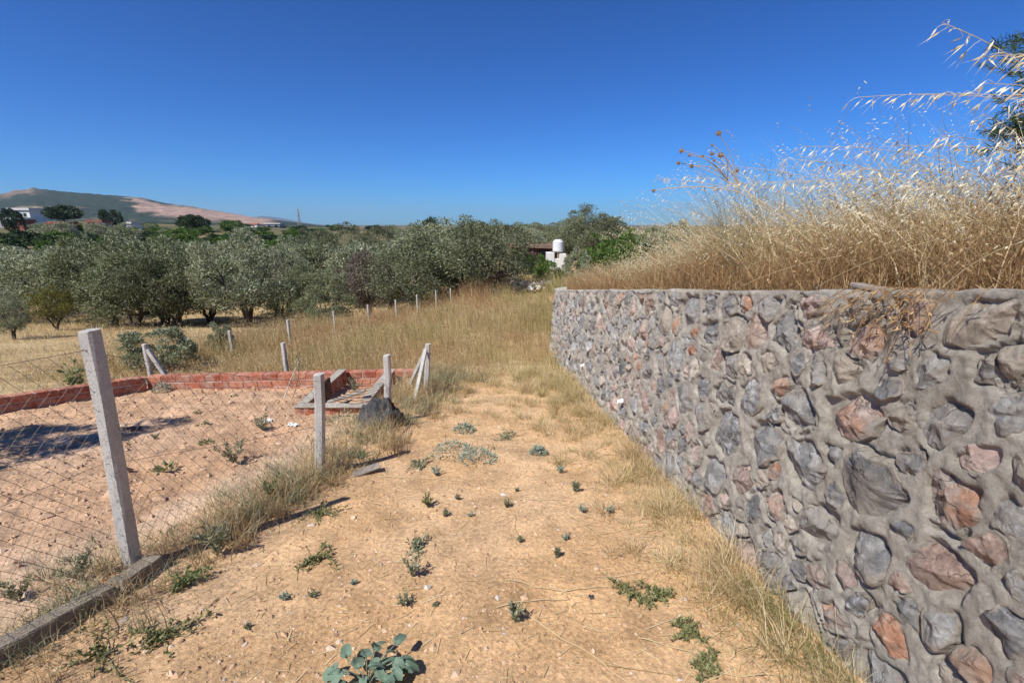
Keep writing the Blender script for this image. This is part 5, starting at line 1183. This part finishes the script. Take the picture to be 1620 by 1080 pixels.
P = field_pts(12000, -26, 3, 17, 42, 1.0); P = P[np.abs(P[:, 0]/P[:, 1]) < 1.2]; v_ = vary(P, .3, 33.0); P = P[v_ > .25]
grass('grove_grass', 'yellow green grass between the olive trees', P, rg.uniform(.15, .45, len(P)), rg.uniform(.012, .03, len(P)), WIND + rg.normal(size=len(P))*1.3, rg.uniform(.1, .9, len(P)), M['olive_grass'], 19, 2, .2)
# ------------------------------------------------------------------ trees and shrubs
def crown_mesh(seed, mat, n_leaf=7000, R=(1.8, 1.8, 1.35), zc=2.15, n_clump=60, cr=(.32, .62), leaf=(.085, .024), droop=0.0, shell=.62, flat_bottom=.55, up=.35):
    """leaf faces gathered in clumps over an uneven crown"""
    rg = np.random.default_rng(seed); d = unit(rg.normal(size=(n_clump, 3))); rad = rg.uniform(shell, 1.0, n_clump)**.8
    d[:, 2] = np.where(d[:, 2] < 0, d[:, 2]*flat_bottom, d[:, 2])
    lump = 1+.28*fbm(d*1.3+seed*3.1, 3)
    Cn = d*rad[:, None]*lump[:, None]*np.array(R) + np.array([0, 0, zc])
    cs = rg.uniform(cr[0], cr[1], n_clump)*R[0]/1.8
    w = cs**2; idx = rg.choice(n_clump, n_leaf, p=w/w.sum())
    ld = unit(rg.normal(size=(n_leaf, 3)) + .55*d[idx] + np.array([0, 0, up])); rr_ = rg.uniform(.25, 1.0, n_leaf)**.5
    P = Cn[idx] + ld*(cs[idx]*rr_)[:, None]*np.array([1, 1, .85])
    D = unit(ld*.7 + rg.normal(size=(n_leaf, 3))*.7 + np.array([0, 0, .25-droop])); L = rg.uniform(.6, 1.35, n_leaf)*leaf[0]; W = rg.uniform(.7, 1.3, n_leaf)*leaf[1]
    V, F = leaf_soup(P, D, L, W, rng=rg)
    return mesh_np('crown', V, F, mat), Cn
def trunk_mesh(seed, Cn, h=.9, r=.13, n_main=3, mat=None):
    rg = np.random.default_rng(seed+99); mb = MB(); ends = []
    for k in range(n_main):
        a = rg.uniform(0, 6.28); e = np.array([math.cos(a)*rg.uniform(.15, .5), math.sin(a)*rg.uniform(.15, .5), h*rg.uniform(.8, 1.3)]); s = np.linspace(0, 1, 6)[:, None]
        Q = e*s + rg.normal(size=(6, 3))*.035*np.array([1, 1, 0]); Q[0] = (math.cos(a)*r*.35, math.sin(a)*r*.35, -.15); mb.tube(Q, np.linspace(r, r*.6, 6)*rg.uniform(.7, 1), 7); ends.append(Q[-1])
    for c in Cn[rg.permutation(len(Cn))[:16]]:
        b_ = ends[int(np.argmin([np.linalg.norm((e-c)[:2]) for e in ends]))]; s = np.linspace(0, 1, 6)[:, None]; Q = b_ + (c-b_)*s + np.array([0, 0, -.12])*4*s*(1-s) + rg.normal(size=(6, 3))*.03*s*(1-s)*4; mb.tube(Q, np.linspace(r*.45, r*.1, 6), 5, False)
    return mb.mesh('trunk', mat or M['bark'], True)
PROTO = {}
def proto(kind, v):
    key = (kind, v)
    if key in PROTO: return PROTO[key]
    sd = hash(kind) % 7 if False else {'olive': 0, 'silver': 10, 'dark': 20, 'fresh': 30, 'ever': 40, 'bush': 50, 'yellow': 60, 'brown': 70, 'greybush': 80, 'umbrella': 90, 'far_olive': 100, 'far_green': 110}[kind] + v
    if kind in ('olive', 'silver', 'dark', 'brown'):
        c, Cn = crown_mesh(sd, M[{'olive': 'olive_leaf', 'silver': 'olive_leaf_silver', 'dark': 'olive_leaf_dark', 'brown': 'brown_leaf'}[kind]], 14500, R=(1.8, 1.8, (1.35, 1.7, 1.5, 1.85)[v % 4]), zc=1.95, n_clump=(70, 120, 90, 60)[v % 4], cr=(.28, .56), leaf=(.126, .040), flat_bottom=.85, up=.6); t = trunk_mesh(sd, Cn, .8)
    elif kind in ('fresh', 'yellow'): c, Cn = crown_mesh(sd, M['fresh_leaf' if kind == 'fresh' else 'yellow_leaf'], 7000, leaf=(.12, .06), cr=(.3, .55)); t = trunk_mesh(sd, Cn, r=.09)
    elif kind == 'ever': c, Cn = crown_mesh(sd, M['dark_leaf'], 5000, R=(1.7, 1.7, 1.6), leaf=(.24, .12), n_clump=45, flat_bottom=.8); t = trunk_mesh(sd, Cn, 1.0, .12, 1)
    elif kind == 'umbrella': c, Cn = crown_mesh(sd, M['dark_leaf'], 5000, R=(2.0, 2.0, .75), zc=2.6, leaf=(.26, .13), n_clump=45, flat_bottom=.35); t = trunk_mesh(sd, Cn, 1.6, .16, 1)
    elif kind == 'bush': c, Cn = crown_mesh(sd, M['fresh_leaf'], 5000, R=(1.7, 1.7, 1.3), zc=1.4, leaf=(.17, .10), n_clump=36, flat_bottom=.9); t = trunk_mesh(sd, Cn, .4, .06, 4)
    elif kind == 'greybush': c, Cn = crown_mesh(sd, M['olive_leaf_silver'], 9000, R=(1.7, 1.7, 1.5), zc=1.6, leaf=(.19, .055), n_clump=60, cr=(.22, .46), flat_bottom=.95, up=.8); t = trunk_mesh(sd, Cn, .3, .05, 5)
    elif kind == 'far_olive': c, Cn = crown_mesh(sd, M['olive_leaf_silver' if v % 2 else 'olive_leaf'], 5500, R=(1.8, 1.8, 1.6), zc=1.95, leaf=(.20, .07), n_clump=60, cr=(.32, .56), flat_bottom=.85); t = trunk_mesh(sd, Cn)
    elif kind == 'far_green': c, Cn = crown_mesh(sd, M['fresh_leaf' if v % 2 else 'dark_leaf'], 3500, R=(1.8, 1.8, 1.7), zc=1.9, leaf=(.3, .16), n_clump=40, flat_bottom=.9); t = trunk_mesh(sd, Cn, 1.0, .12, 1)
    zs = np.empty(len(c.vertices)*3, np.float32); c.vertices.foreach_get('co', zs); zs = zs.reshape(-1, 3)
    hgt = float(np.percentile(zs[:, 2], 99.5)); wid = float(np.percentile(np.abs(zs[:, 0]), 98)*2); PROTO[key] = (c, t, hgt, wid); return PROTO[key]
NAMES = {'olive': 'olive_tree', 'silver': 'olive_tree', 'dark': 'olive_tree', 'brown': 'olive_tree', 'far_olive': 'olive_tree', 'fresh': 'green_tree', 'yellow': 'small_tree', 'ever': 'evergreen_tree', 'umbrella': 'umbrella_pine', 'bush': 'green_shrub', 'greybush': 'grey_shrub', 'far_green': 'green_tree'}
def tree(kind, v, px, pyt, wpx, D, label, pyb=None, group=None, rz=None, cat=None, sink=0.0):
    """a tree standing at forward distance D under photograph column px; its crown tops out at row pyt"""
    X_, d_ = ray(px, pyt); x = X_*D; z = GZ(x, D); H = EYE-d_*D-z
    c, t, hgt, wid = proto(kind, v); W = wpx/FPX*D/1.0; H = max(H, .3)
    r = empty(NAMES[kind], (x, D, z)); r.rotation_euler[2] = rz if rz is not None else (px*1.7 + v) % 6.28
    sz = (H+sink)/hgt; sxy = W/wid; r.location.z -= sink
    for nm, me in (('trunk', t), ('crown', c)):
        o = ob(nm, me, parent=r); o.scale = (sxy, sxy, sz)
    tag(r, label, cat or ('shrub' if 'shrub' in NAMES[kind] else 'tree'), group); return r
GF = 'olive trees in the front row'; GM = 'olive trees deeper in the grove'
tree('olive', 0, 150, 380, 150, 17.5, 'broad olive tree in the front row second from the left picture edge', group=GF)
tree('olive', 1, 232, 371, 160, 18.0, 'tall bushy olive tree behind the big leaning post, middle of the front row', group=GF)
tree('dark', 0, 262, 402, 120, 16.8, 'darker olive tree with low forked trunk in the front row', group=GF)
tree('olive', 2, 312, 390, 130, 18.6, 'olive tree with several dark trunks in the front row', group=GF)
tree('silver', 0, 372, 366, 135, 17.0, 'silvery olive tree at the right end of the left front row', group=GF)
tree('silver', 1, 62, 392, 150, 19.5, 'silvery olive tree in the front row by the left picture edge', group=GF)
tree('olive', 3, 190, 400, 120, 16.6, 'lower olive tree filling the front row above the leaning post', group=GF)
tree('olive', 1, -25, 405, 150, 21.0, 'olive tree cut by the left picture edge', group=GF, rz=2.0)
tree('yellow', 0, 73, 452, 62, 15.6, 'small yellow green tree before the left front row', group='small trees in the field')
tree('silver', 2, 2, 462, 62, 12.6, 'thin bluish sapling olive at the left picture edge', group='small trees in the field')
tree('silver', 3, 420, 378, 110, 21.5, 'olive tree right behind the end of the left front row', group=GM)
tree('olive', 0, 445, 445, 55, 17.8, 'rounded low olive bush between the front row and the small olives', group='small olive trees in the clearing', rz=1.0)
tree('olive', 2, 473, 414, 62, 20.5, 'small olive tree with straight trunk in the clearing', group='small olive trees in the clearing', rz=.4)
tree('olive', 3, 516, 428, 74, 16.8, 'nearest small olive tree in the clearing with low spreading crown', group='small olive trees in the clearing', rz=2.4)
tree('brown', 0, 574, 398, 78, 19.5, 'round brownish olive tree with a single trunk in the clearing', group='small olive trees in the clearing')
tree('brown', 1, 450, 392, 44, 27, 'brownish half bare olive behind the clearing', group=GM)
tree('dark', 1, 652, 376, 124, 15.4, 'left tree of the big dark olive cluster', group='big dark olive cluster')
tree('olive', 1, 716, 346, 150, 16.2, 'tallest tree of the big dark olive cluster', group='big dark olive cluster', rz=.9)
tree('dark', 2, 776, 352, 116, 15.0, 'right tree of the big dark olive cluster next to the shed', group='big dark olive cluster')
tree('silver', 1, 690, 356, 110, 19.5, 'silvery olive showing above the big dark olive cluster', group=GM, rz=4.0)
tree('silver', 2, 610, 392, 96, 21.5, 'silvery olive left behind the big dark olive cluster', group=GM, rz=4.4)
tree('dark', 3, 540, 354, 78, 40, 'dark flat topped olive on the skyline above the clearing', group='trees on the skyline')
tree('dark', 0, 610, 358, 70, 44, 'green brown olive on the skyline left of the dark round tree', group='trees on the skyline', rz=3.0)
tree('ever', 0, 676, 347, 44, 36, 'dark round evergreen on the skyline above the silvery olives', group='trees on the skyline')
tree('dark', 2, 500, 364, 60, 42, 'olive on the skyline right of the pylon', group='trees on the skyline', rz=1.0)
tree('fresh', 0, 461, 362, 34, 60, 'bright green tree below the pylon', group='green trees among the olives')
tree('silver', 3, 560, 386, 84, 27, 'silvery olive in the middle of the grove above the round brownish one', group=GM, rz=2.2)
tree('silver', 0, 505, 390, 84, 28, 'silvery olive in the middle of the grove behind the small olives', group=GM, rz=3.1)
tree('far_olive', 1, 635, 372, 70, 31, 'silvery olive on the rise left of the dark round evergreen', group=GM)
# beyond the end of the wall
tree('dark', 1, 938, 325, 80, 25, 'large dark olive tree behind the water tank', group='trees beyond the wall end', rz=.7)
tree('olive', 1, 905, 343, 66, 24, 'lower grey green olive left beside the large dark olive', group='trees beyond the wall end', rz=1.7)
tree('dark', 2, 960, 345, 60, 26, 'lower dark olive right beside the large dark olive', group='trees beyond the wall end', rz=3.7)
tree('bush', 1, 872, 414, 44, 16.4, 'low green shrub before the foot of the tank stand', group='shrubs around the shed', rz=.3)
tree('dark', 3, 880, 352, 70, 29, 'dark olive left behind the water tank', group='trees beyond the wall end', rz=2.2)
tree('silver', 1, 826, 360, 66, 22.5, 'silvery round olive over the shed roof', group='trees beyond the wall end', rz=1.2)
tree('far_olive', 2, 842, 352, 62, 34, 'far olive on the skyline above the shed', group='trees beyond the wall end')
tree('far_olive', 0, 795, 356, 60, 33, 'far olive on the skyline between the big cluster and the shed', group='trees beyond the wall end')
tree('far_olive', 3, 905, 352, 60, 36, 'far olive peeping out left of the large dark olive', group='trees beyond the wall end')
tree('bush', 0, 852, 402, 34, 17.6, 'bright green shrub in front of the shed door', group='shrubs around the shed')
tree('bush', 1, 822, 392, 34, 18.6, 'darker green shrub left of the shed door', group='shrubs around the shed')
tree('bush', 2, 955, 372, 80, 17, 'wide green shrub right of the water tank', group='shrubs around the shed')
tree('greybush', 2, 915, 392, 44, 15.5, 'grey green shrub at the right foot of the water tank', group='shrubs around the shed')
tree('far_olive', 1, 990, 362, 60, 24, 'olive crown showing over the terrace grass', group='trees beyond the wall end', rz=2.0)
tree('bush', 0, 1000, 366, 70, 13.5, 'green shrub behind the terrace grass left of the wispy plants', group='shrubs around the shed', rz=1.0)
tree('greybush', 1, 1060, 352, 80, 13.0, 'grey green shrub behind the wispy plants on the terrace', group='shrubs around the shed', rz=2.0)
# grey shrubs in the near field
tree('greybush', 0, 243, 521, 92, 7.6, 'loose grey shrub behind the corner of the brick border', group='grey shrubs in the field', sink=.05)
tree('greybush', 1, 346, 510, 36, 9.6, 'tall grey grass like shrub near the lone post', group='grey shrubs in the field')
# the dense far canopy
rt = np.random.default_rng(77)
def where(px):
    for lim, w in ((50, 'below the white house'), (130, 'below the umbrella pine'), (220, 'below the pointed evergreen'), (335, 'below the flat dark pine'), (445, 'below the red roofed house'), (520, 'around the foot of the pylon'), (660, 'above the clearing'), (800, 'above the big dark olive cluster')):
        if px < lim: return w
    return 'beyond the shed'
for k in range(30):
    D = rt.uniform(24, 46); px = rt.uniform(-40, 430) if k < 20 else rt.uniform(430, 800); x = ray(px, 400)[0]*D
    tree('far_olive', k % 4, px, (392 if px < 430 else 384) - (D-24)*.25 + rt.uniform(-6, 8), rt.uniform(70, 105)*24/D+14, D, ('silvery' if k % 2 else 'grey green') + (' front' if D < 35 else ' rear') + ' canopy olive ' + where(px), group='olives of the dense grove canopy', rz=rt.uniform(0, 6))
for k in range(64):
    D = rt.uniform(52, 150); px = rt.uniform(-30, 480)
    tree('far_green', k % 4, px, 380 - (D-60)*.20 + rt.uniform(-7, 7), rt.uniform(26, 52), D, ('fresh green' if k % 2 else 'dark green') + (' nearer' if D < 95 else ' farther') + ' tree behind the grove ' + where(px), group='green belt behind the grove', rz=rt.uniform(0, 6))
for k in range(70):
    D = rt.uniform(150, 420); px = rt.uniform(-30, 1000); top = (358 if px > 380 else 352) + rt.uniform(-4, 9); kd = 'far_green' if k % 3 else 'far_olive'
    tree(kd, k % 4, px, top, rt.uniform(18, 36), D, ('tiny far green tree' if k % 3 else 'tiny far grey olive') + ' at the foot of the hill ' + where(px), group='far belt at the foot of the hill', rz=rt.uniform(0, 6))
for px, top, w, D in ((92, 350, 44, 130), (150, 351, 34, 120), (192, 353, 40, 120), (62, 352, 34, 140)):
    tree('far_olive', 1, px, top, w, D, 'grey olive before the outbuildings ' + where(px-20), group='olives in front of the outbuildings', rz=px*.1)
tree('umbrella', 0, 94, 325, 44, 190, 'dark wide umbrella pine before the hill', group='dark pines before the hill')
tree('ever', 1, 173, 332, 26, 180, 'dark pointed evergreen before the hill', group='dark pines before the hill')
tree('umbrella', 1, 303, 340, 36, 160, 'dark flat pine below the quarry', group='dark pines before the hill')
tree('ever', 2, 14, 330, 26, 170, 'dark tree left of the white house', group='dark pines before the hill')
# olive outside the picture whose crown shades the soil plot
ol = empty('olive_tree', (-6.00, 1.95, GZ(-6.00, 1.95))); c, t, hgt, wid = proto('olive', 3)
for nm, me in (('trunk', t), ('crown', c)): o = ob(nm, me, parent=ol); o.scale = (.64, .44, .84)
tag(ol, 'olive tree standing just outside the left edge, shading the plot', 'tree')
# pine at the right edge
pb = Vector((5.98, 4.35, 0)); pb.z = float(bank_z(np.array([pb.x]), np.array([pb.y]))[0])-.05
pine = empty('pine_tree', pb); tag(pine, 'green pine tree whose branches enter at the right picture edge', 'tree'); rp = np.random.default_rng(4); mb = MB(); P = []; D = []
mb.tube([(0, 0, 0), (.03, .02, 2), (0, 0, 4.2), (.02, 0, 5.6)], [.13, .10, .06, .02], 8)
for k in range(46):
    z = rp.uniform(.7, 5.5); a = rp.uniform(0, 6.28); ln = (1.62-.20*z)*rp.uniform(.7, 1.12)
    if rp.uniform() < .5: a = math.pi + rp.normal()*.6
    e = np.array([math.cos(a)*ln, math.sin(a)*ln, z + .25*ln]); s0 = np.array([0, 0, z]); s = np.linspace(0, 1, 6)[:, None]; Q = s0+(e-s0)*s - np.array([0, 0, .10])*4*s*(1-s); mb.tube(Q, np.linspace(.025, .008, 6), 5, False)
    for q in range(24):
        t_ = rp.uniform(.3, 1.05); c_ = s0+(e-s0)*min(t_, 1) + rp.normal(size=3)*.10; ax = unit((e-s0)/ln + rp.normal(size=3)*.5 + np.array([0, 0, .3]))
        for w in range(40):
            P.append(c_ + ax*rp.uniform(0, .16)); D.append(unit(ax*.6 + rp.normal(size=3)*.6))
mb.build('trunk', M['bark'], pine, smooth=True)
V, F = leaf_soup(np.array(P), np.array(D), rp.uniform(.06, .11, len(P)), np.full(len(P), .0085), rng=rp); ob('crown', mesh_np('crown', V, F, M['needle']), parent=pine)

# ------------------------------------------------------------------ far buildings, pylon, shed, tank
M['white_wall'] = flat_mat('white_render', (.72, .70, .66), .9, .1, .06, .6)
M['pink_wall'] = flat_mat('pink_render', (.40, .27, .22), .9, .1, .1, .6)
M['grey_wall'] = flat_mat('grey_render', (.34, .34, .37), .9, .1, .08, .6)
M['roof_red'] = flat_mat('red_roof', (.26, .10, .07), .9, .1, .2, 1.0)
M['roof_pale'] = flat_mat('pale_roof', (.60, .58, .55), .9, .1, .08, .6)
M['window'] = flat_mat('dark_window', (.03, .035, .045), .2, .5, .1, 2)
M['steel'] = flat_mat('galvanised_steel', (.30, .27, .27), .6, .4, .1, .4)
M['tank'] = flat_mat('tank_plastic', (.74, .74, .76), .5, .3, .04, 3)
M['shed_wood'] = flat_mat('shed_wood', (.115, .055, .05), .9, .1, .3, 5)
def house(px, pyb, pyt, wpx, D, label, wall='white_wall', roof='flat', roofm='roof_pale', nwin=2, depth=.8, name='house', over=.08):
    X_, db = ray(px, pyb); x = X_*D; zt = EYE-ray(px, pyt)[1]*D; zb = min(EYE-db*D, GZ(x, D)); W = wpx/FPX*D; H = zt-zb; Dp = W*depth
    r = empty(name, (x, D, zb)); tag(r, label, 'house' if name == 'house' else 'building', 'buildings before the hill'); mb = MB(); hw = H*.86 if roof == 'flat' else H*.68
    mb.box((0, Dp/2, hw/2-1), (W, Dp, hw+2)); mb.build('wall', M[wall], r)
    mb = MB()
    if roof == 'flat': mb.box((0, Dp/2, hw+H*.07+.003), (W*(1+over*2), Dp*(1+over*2), H*.14))
    else:
        o_ = W*over; V = [(-W/2-o_, -o_, hw+.003), (W/2+o_, -o_, hw+.003), (W/2+o_, Dp+o_, hw+.003), (-W/2-o_, Dp+o_, hw+.003), (-W/2-o_, Dp/2, H), (W/2+o_, Dp/2, H)]; mb.add(np.array(V), [np.array([[0, 1, 5, 4], [2, 3, 4, 5], [0, 3, 2, 1]]), np.array([[0, 4, 3], [1, 2, 5]])])
    mb.build('roof', M[roofm], r)
    for k in range(nwin):
        mb = MB(); mb.box(((k+.5)/nwin*W-W/2, -.02, hw-(EYE*0)-H*.30), (W*.16, .1, H*.24)); mb.build('window', M['window'], r)
    return r
house(33, 345, 329, 30, 250, 'white house with flat pale roof before the hill at far left')
house(-6, 352, 330, 20, 220, 'bluish grey building cut by the left picture edge', wall='grey_wall', nwin=1)
house(23, 354, 344, 26, 200, 'low red walled shed below the white house', wall='roof_red', roofm='roof_pale', nwin=1, name='shed')
house(60, 341, 336, 22, 300, 'low pale roofed building right of the white house', roof='gable', roofm='roof_red', nwin=2)
house(88, 355, 351, 26, 170, 'long low pink walled outbuilding under the umbrella pine', wall='pink_wall', roofm='roof_red', nwin=2, name='outbuilding')
house(150, 354, 348, 22, 170, 'low brown roofed outbuilding left of the dark pointed evergreen', wall='pink_wall', roofm='roof_red', nwin=2, name='outbuilding')
house(194, 356, 351, 26, 190, 'long low pale roofed outbuilding right of the dark pointed evergreen', nwin=3, name='outbuilding')
house(402, 361, 353, 10, 420, 'small red roofed white house under the quarry', roof='gable', roofm='roof_red', nwin=1)
house(432, 363, 353, 22, 380, 'grey and white building left of the pylon', wall='grey_wall', nwin=2)
# lattice pylon
D = 520.0; X_, d_ = ray(475, 366); base = Vector((X_*D, D, GZ(X_*D, D))); Hp = EYE-ray(475, 329)[1]*D-base.z
py_ = empty('power_pylon', base); tag(py_, 'lattice steel power pylon on the horizon', 'pylon'); bw = 3.6; tw = .7
def cw(z): t = z/Hp; return bw*(1-t/.62)+tw*1.5*(t/.62) if t < .62 else tw*1.5*(1-(t-.62)/.38)+.12*(t-.62)/.38
for sx in (-1, 1):
    for sy in (-1, 1):
        zz = np.linspace(0, Hp, 9); mb = MB(); mb.tube([(sx*cw(z)/2*1.0, sy*cw(z)/2, z) for z in zz], .16, 4); mb.build('leg', M['steel'], py_)
zz = np.linspace(0, Hp*.95, 12)
for k in range(11):
    mb = MB()
    for s in (-1, 1):
        a, b_ = cw(zz[k])/2, cw(zz[k+1])/2
        mb.tube([(-a, s*a, zz[k]), (b_, s*b_, zz[k+1])], .09, 3); mb.tube([(a, s*a, zz[k]), (-b_, s*b_, zz[k+1])], .09, 3); mb.tube([(s*a, -a, zz[k]), (s*b_, b_, zz[k+1])], .09, 3); mb.tube([(s*a, a, zz[k]), (s*b_, -b_, zz[k+1])], .09, 3)
    mb.build('bracing', M['steel'], py_)
for z, w in ((.64, 4.4), (.76, 5.2), (.88, 3.6)):
    mb = MB()
    for s in (-1, 1):
        mb.tube([(0, 0, Hp*z+.9), (s*w, 0, Hp*z)], .10, 3); mb.tube([(0, 0, Hp*z), (s*w, 0, Hp*z)], .10, 3)
    mb.build('cross_arm', M['steel'], py_)
# shed with tank behind the end of the wall
D = 21.0; X_, d_ = ray(846, 412); sh_ = empty('garden_shed', (X_*D, D, GZ(X_*D, D))); zb = sh_.location.z; tag(sh_, 'dark red brown shed with low roof behind the green shrubs', 'shed')
zt = EYE-ray(846, 388)[1]*D-zb; W = 70/FPX*D
mb = MB(); mb.box((0, 1.1, zt*.42), (W, 2.2, zt*.84)); mb.build('wall', M['shed_wood'], sh_)
mb = MB(); mb.box((0, 1.05, zt*.84+.11), (W*1.1, 2.7, .14), np.array(Matrix.Rotation(.03, 3, 'Y'))); mb.build('roof', flat_mat('shed_roof', (.20, .135, .10), .9, .1, .3, 4), sh_)
mb = MB(); mb.box((.45, -.02, zt*.5), (.55, .08, zt*.5)); mb.build('window', M['window'], sh_)
mb = MB(); mb.box((-.3, -.03, zt*.60), (.75, .06, zt*.16)); mb.build('pink_board', flat_mat('pink_board', (.42, .22, .20), .9, .1, .1, 5), sh_)
D = 18.6; X_, d_ = ray(879, 420); wz = GZ(X_*D, D); wt = EYE-ray(879, 399)[1]*D
wb = empty('tank_stand', (X_*D, D, wz)); tag(wb, 'white painted broken block wall carrying the water tank', 'block wall')
w_ = 30/FPX*D; hh_ = wt-wz
mb = MB(); mb.box((-w_*.30, 0, hh_/2), (w_*.40, .55, hh_), bev=.01); mb.build('pier', M['white_wall'], wb)
mb = MB(); mb.box((w_*.33, 0, hh_*.47), (w_*.34, .55, hh_*.94), bev=.01); mb.build('pier', M['white_wall'], wb)
mb = MB(); mb.box((.02, 0, hh_*.36), (w_*.265, .5, hh_*.72), bev=.01); mb.build('infill', M['white_wall'], wb)
mb = MB(); mb.box((0, .1, hh_+.012), (w_*.5, .5, .02)); mb.build('shelf', M['wood'], wb)
r_ = 8.2/FPX*D; th_ = EYE-ray(883, 381)[1]*D; h_ = th_-wt-.025; xt = ray(883, 395)[0]*D
tk = empty('water_tank', (xt, D+.1, wt+.025)); tag(tk, 'white cylindrical water tank on the painted block wall', 'water tank')
prof = [(0.0, 0), (r_*.97, 0), (r_, .03)] + [q for k in range(1, 6) for q in ((r_, h_*.9*k/6-.015), (r_*.975, h_*.9*k/6), (r_, h_*.9*k/6+.015))] + [(r_, h_*.88), (r_*.96, h_*.95), (r_*.7, h_)]
mb = MB(); mb.lathe((0, 0, 0), prof, 24); mb.build('body', M['tank'], tk, smooth=True)
mb = MB(); mb.lathe((0, 0, h_), [(r_*.72, -.01), (r_*.72, .03), (r_*.6, .05), (0, .055)], 20); mb.build('lid', M['tank'], tk, smooth=True)
# broken low wall and rubble where the terrace turns
D = 15.0; pa = at(812, 459, D); pc = at(872, 461, D); lw = empty('low_rubble_wall', ((pa.x+pc.x)/2, D, GZ((pa.x+pc.x)/2, D))); tag(lw, 'broken low rubble wall at the far end of the track', 'rubble wall'); rq = np.random.default_rng(2)
hl = EYE-ray(840, 444)[1]*D-lw.location.z; Lw = pc.x-pa.x
mb = MB(); mb.box((0, .2, hl*.35), (Lw, .3, hl*.9), bev=.02); mb.build('mortar', M['mortar'], lw)
for k in range(38):
    s = rq.uniform(.05, .11); V = ICO_V*np.array([s*1.3, s*.8, s])*(1+.15*rq.normal(size=(12, 1))); mb = MB(); mb.add(V, ICO_F); mb.build('stone', M[STONES[rq.choice([0, 0, 2, 3, 5])]], lw, (rq.uniform(-Lw/2, Lw/2), .03, rq.uniform(0, hl*.92)))
for (px, py, rz, lb, ln) in ((856, 452, .3, 'grey plank tipped on the rubble wall', 1.1), (866, 448, -.2, 'second grey plank lying higher on the rubble wall', 1.0)):
    p = at(px, py, D-.12); mb = MB(); mb.box((0, 0, 0), (ln, .12, .03), bev=.004); tag(mb.build('loose_plank', M['wood'], None, p, False, (0, -.12, rz)), lb, 'plank')
pu = at(853, 455, D-.2); mb = MB(); rq = np.random.default_rng(8)
for k in range(5): mb.box((rq.normal()*.16, rq.normal()*.08, rq.uniform(-.05, .08)), (rq.uniform(.1, .25), rq.uniform(.08, .2), rq.uniform(.05, .12)), np.array(Matrix.Rotation(rq.uniform(0, 3), 3, 'Z') @ Matrix.Rotation(rq.normal()*.4, 3, 'X')), bev=.01)
tag(mb.build('white_rubble', M['white_wall'], None, pu), 'heap of pale broken blocks before the rubble wall', 'rubble')

# ------------------------------------------------------------------ air
mb = MB(); mb.box((0, 1000, 200), (32000, 32000, 640))
m = bpy.data.materials.new('haze'); m.use_nodes = True; n = m.node_tree.nodes; l = m.node_tree.links; n.remove(n['Principled BSDF'])
pv = n.new('ShaderNodeVolumePrincipled'); pv.inputs['Color'].default_value = (.58, .78, 1.0, 1); pv.inputs['Density'].default_value = .00006; pv.inputs['Anisotropy'].default_value = .1
l.new(pv.outputs[0], n['Material Output'].inputs['Volume'])
tag(mb.build('haze', m), 'thin pale summer haze in the air', kind='stuff')
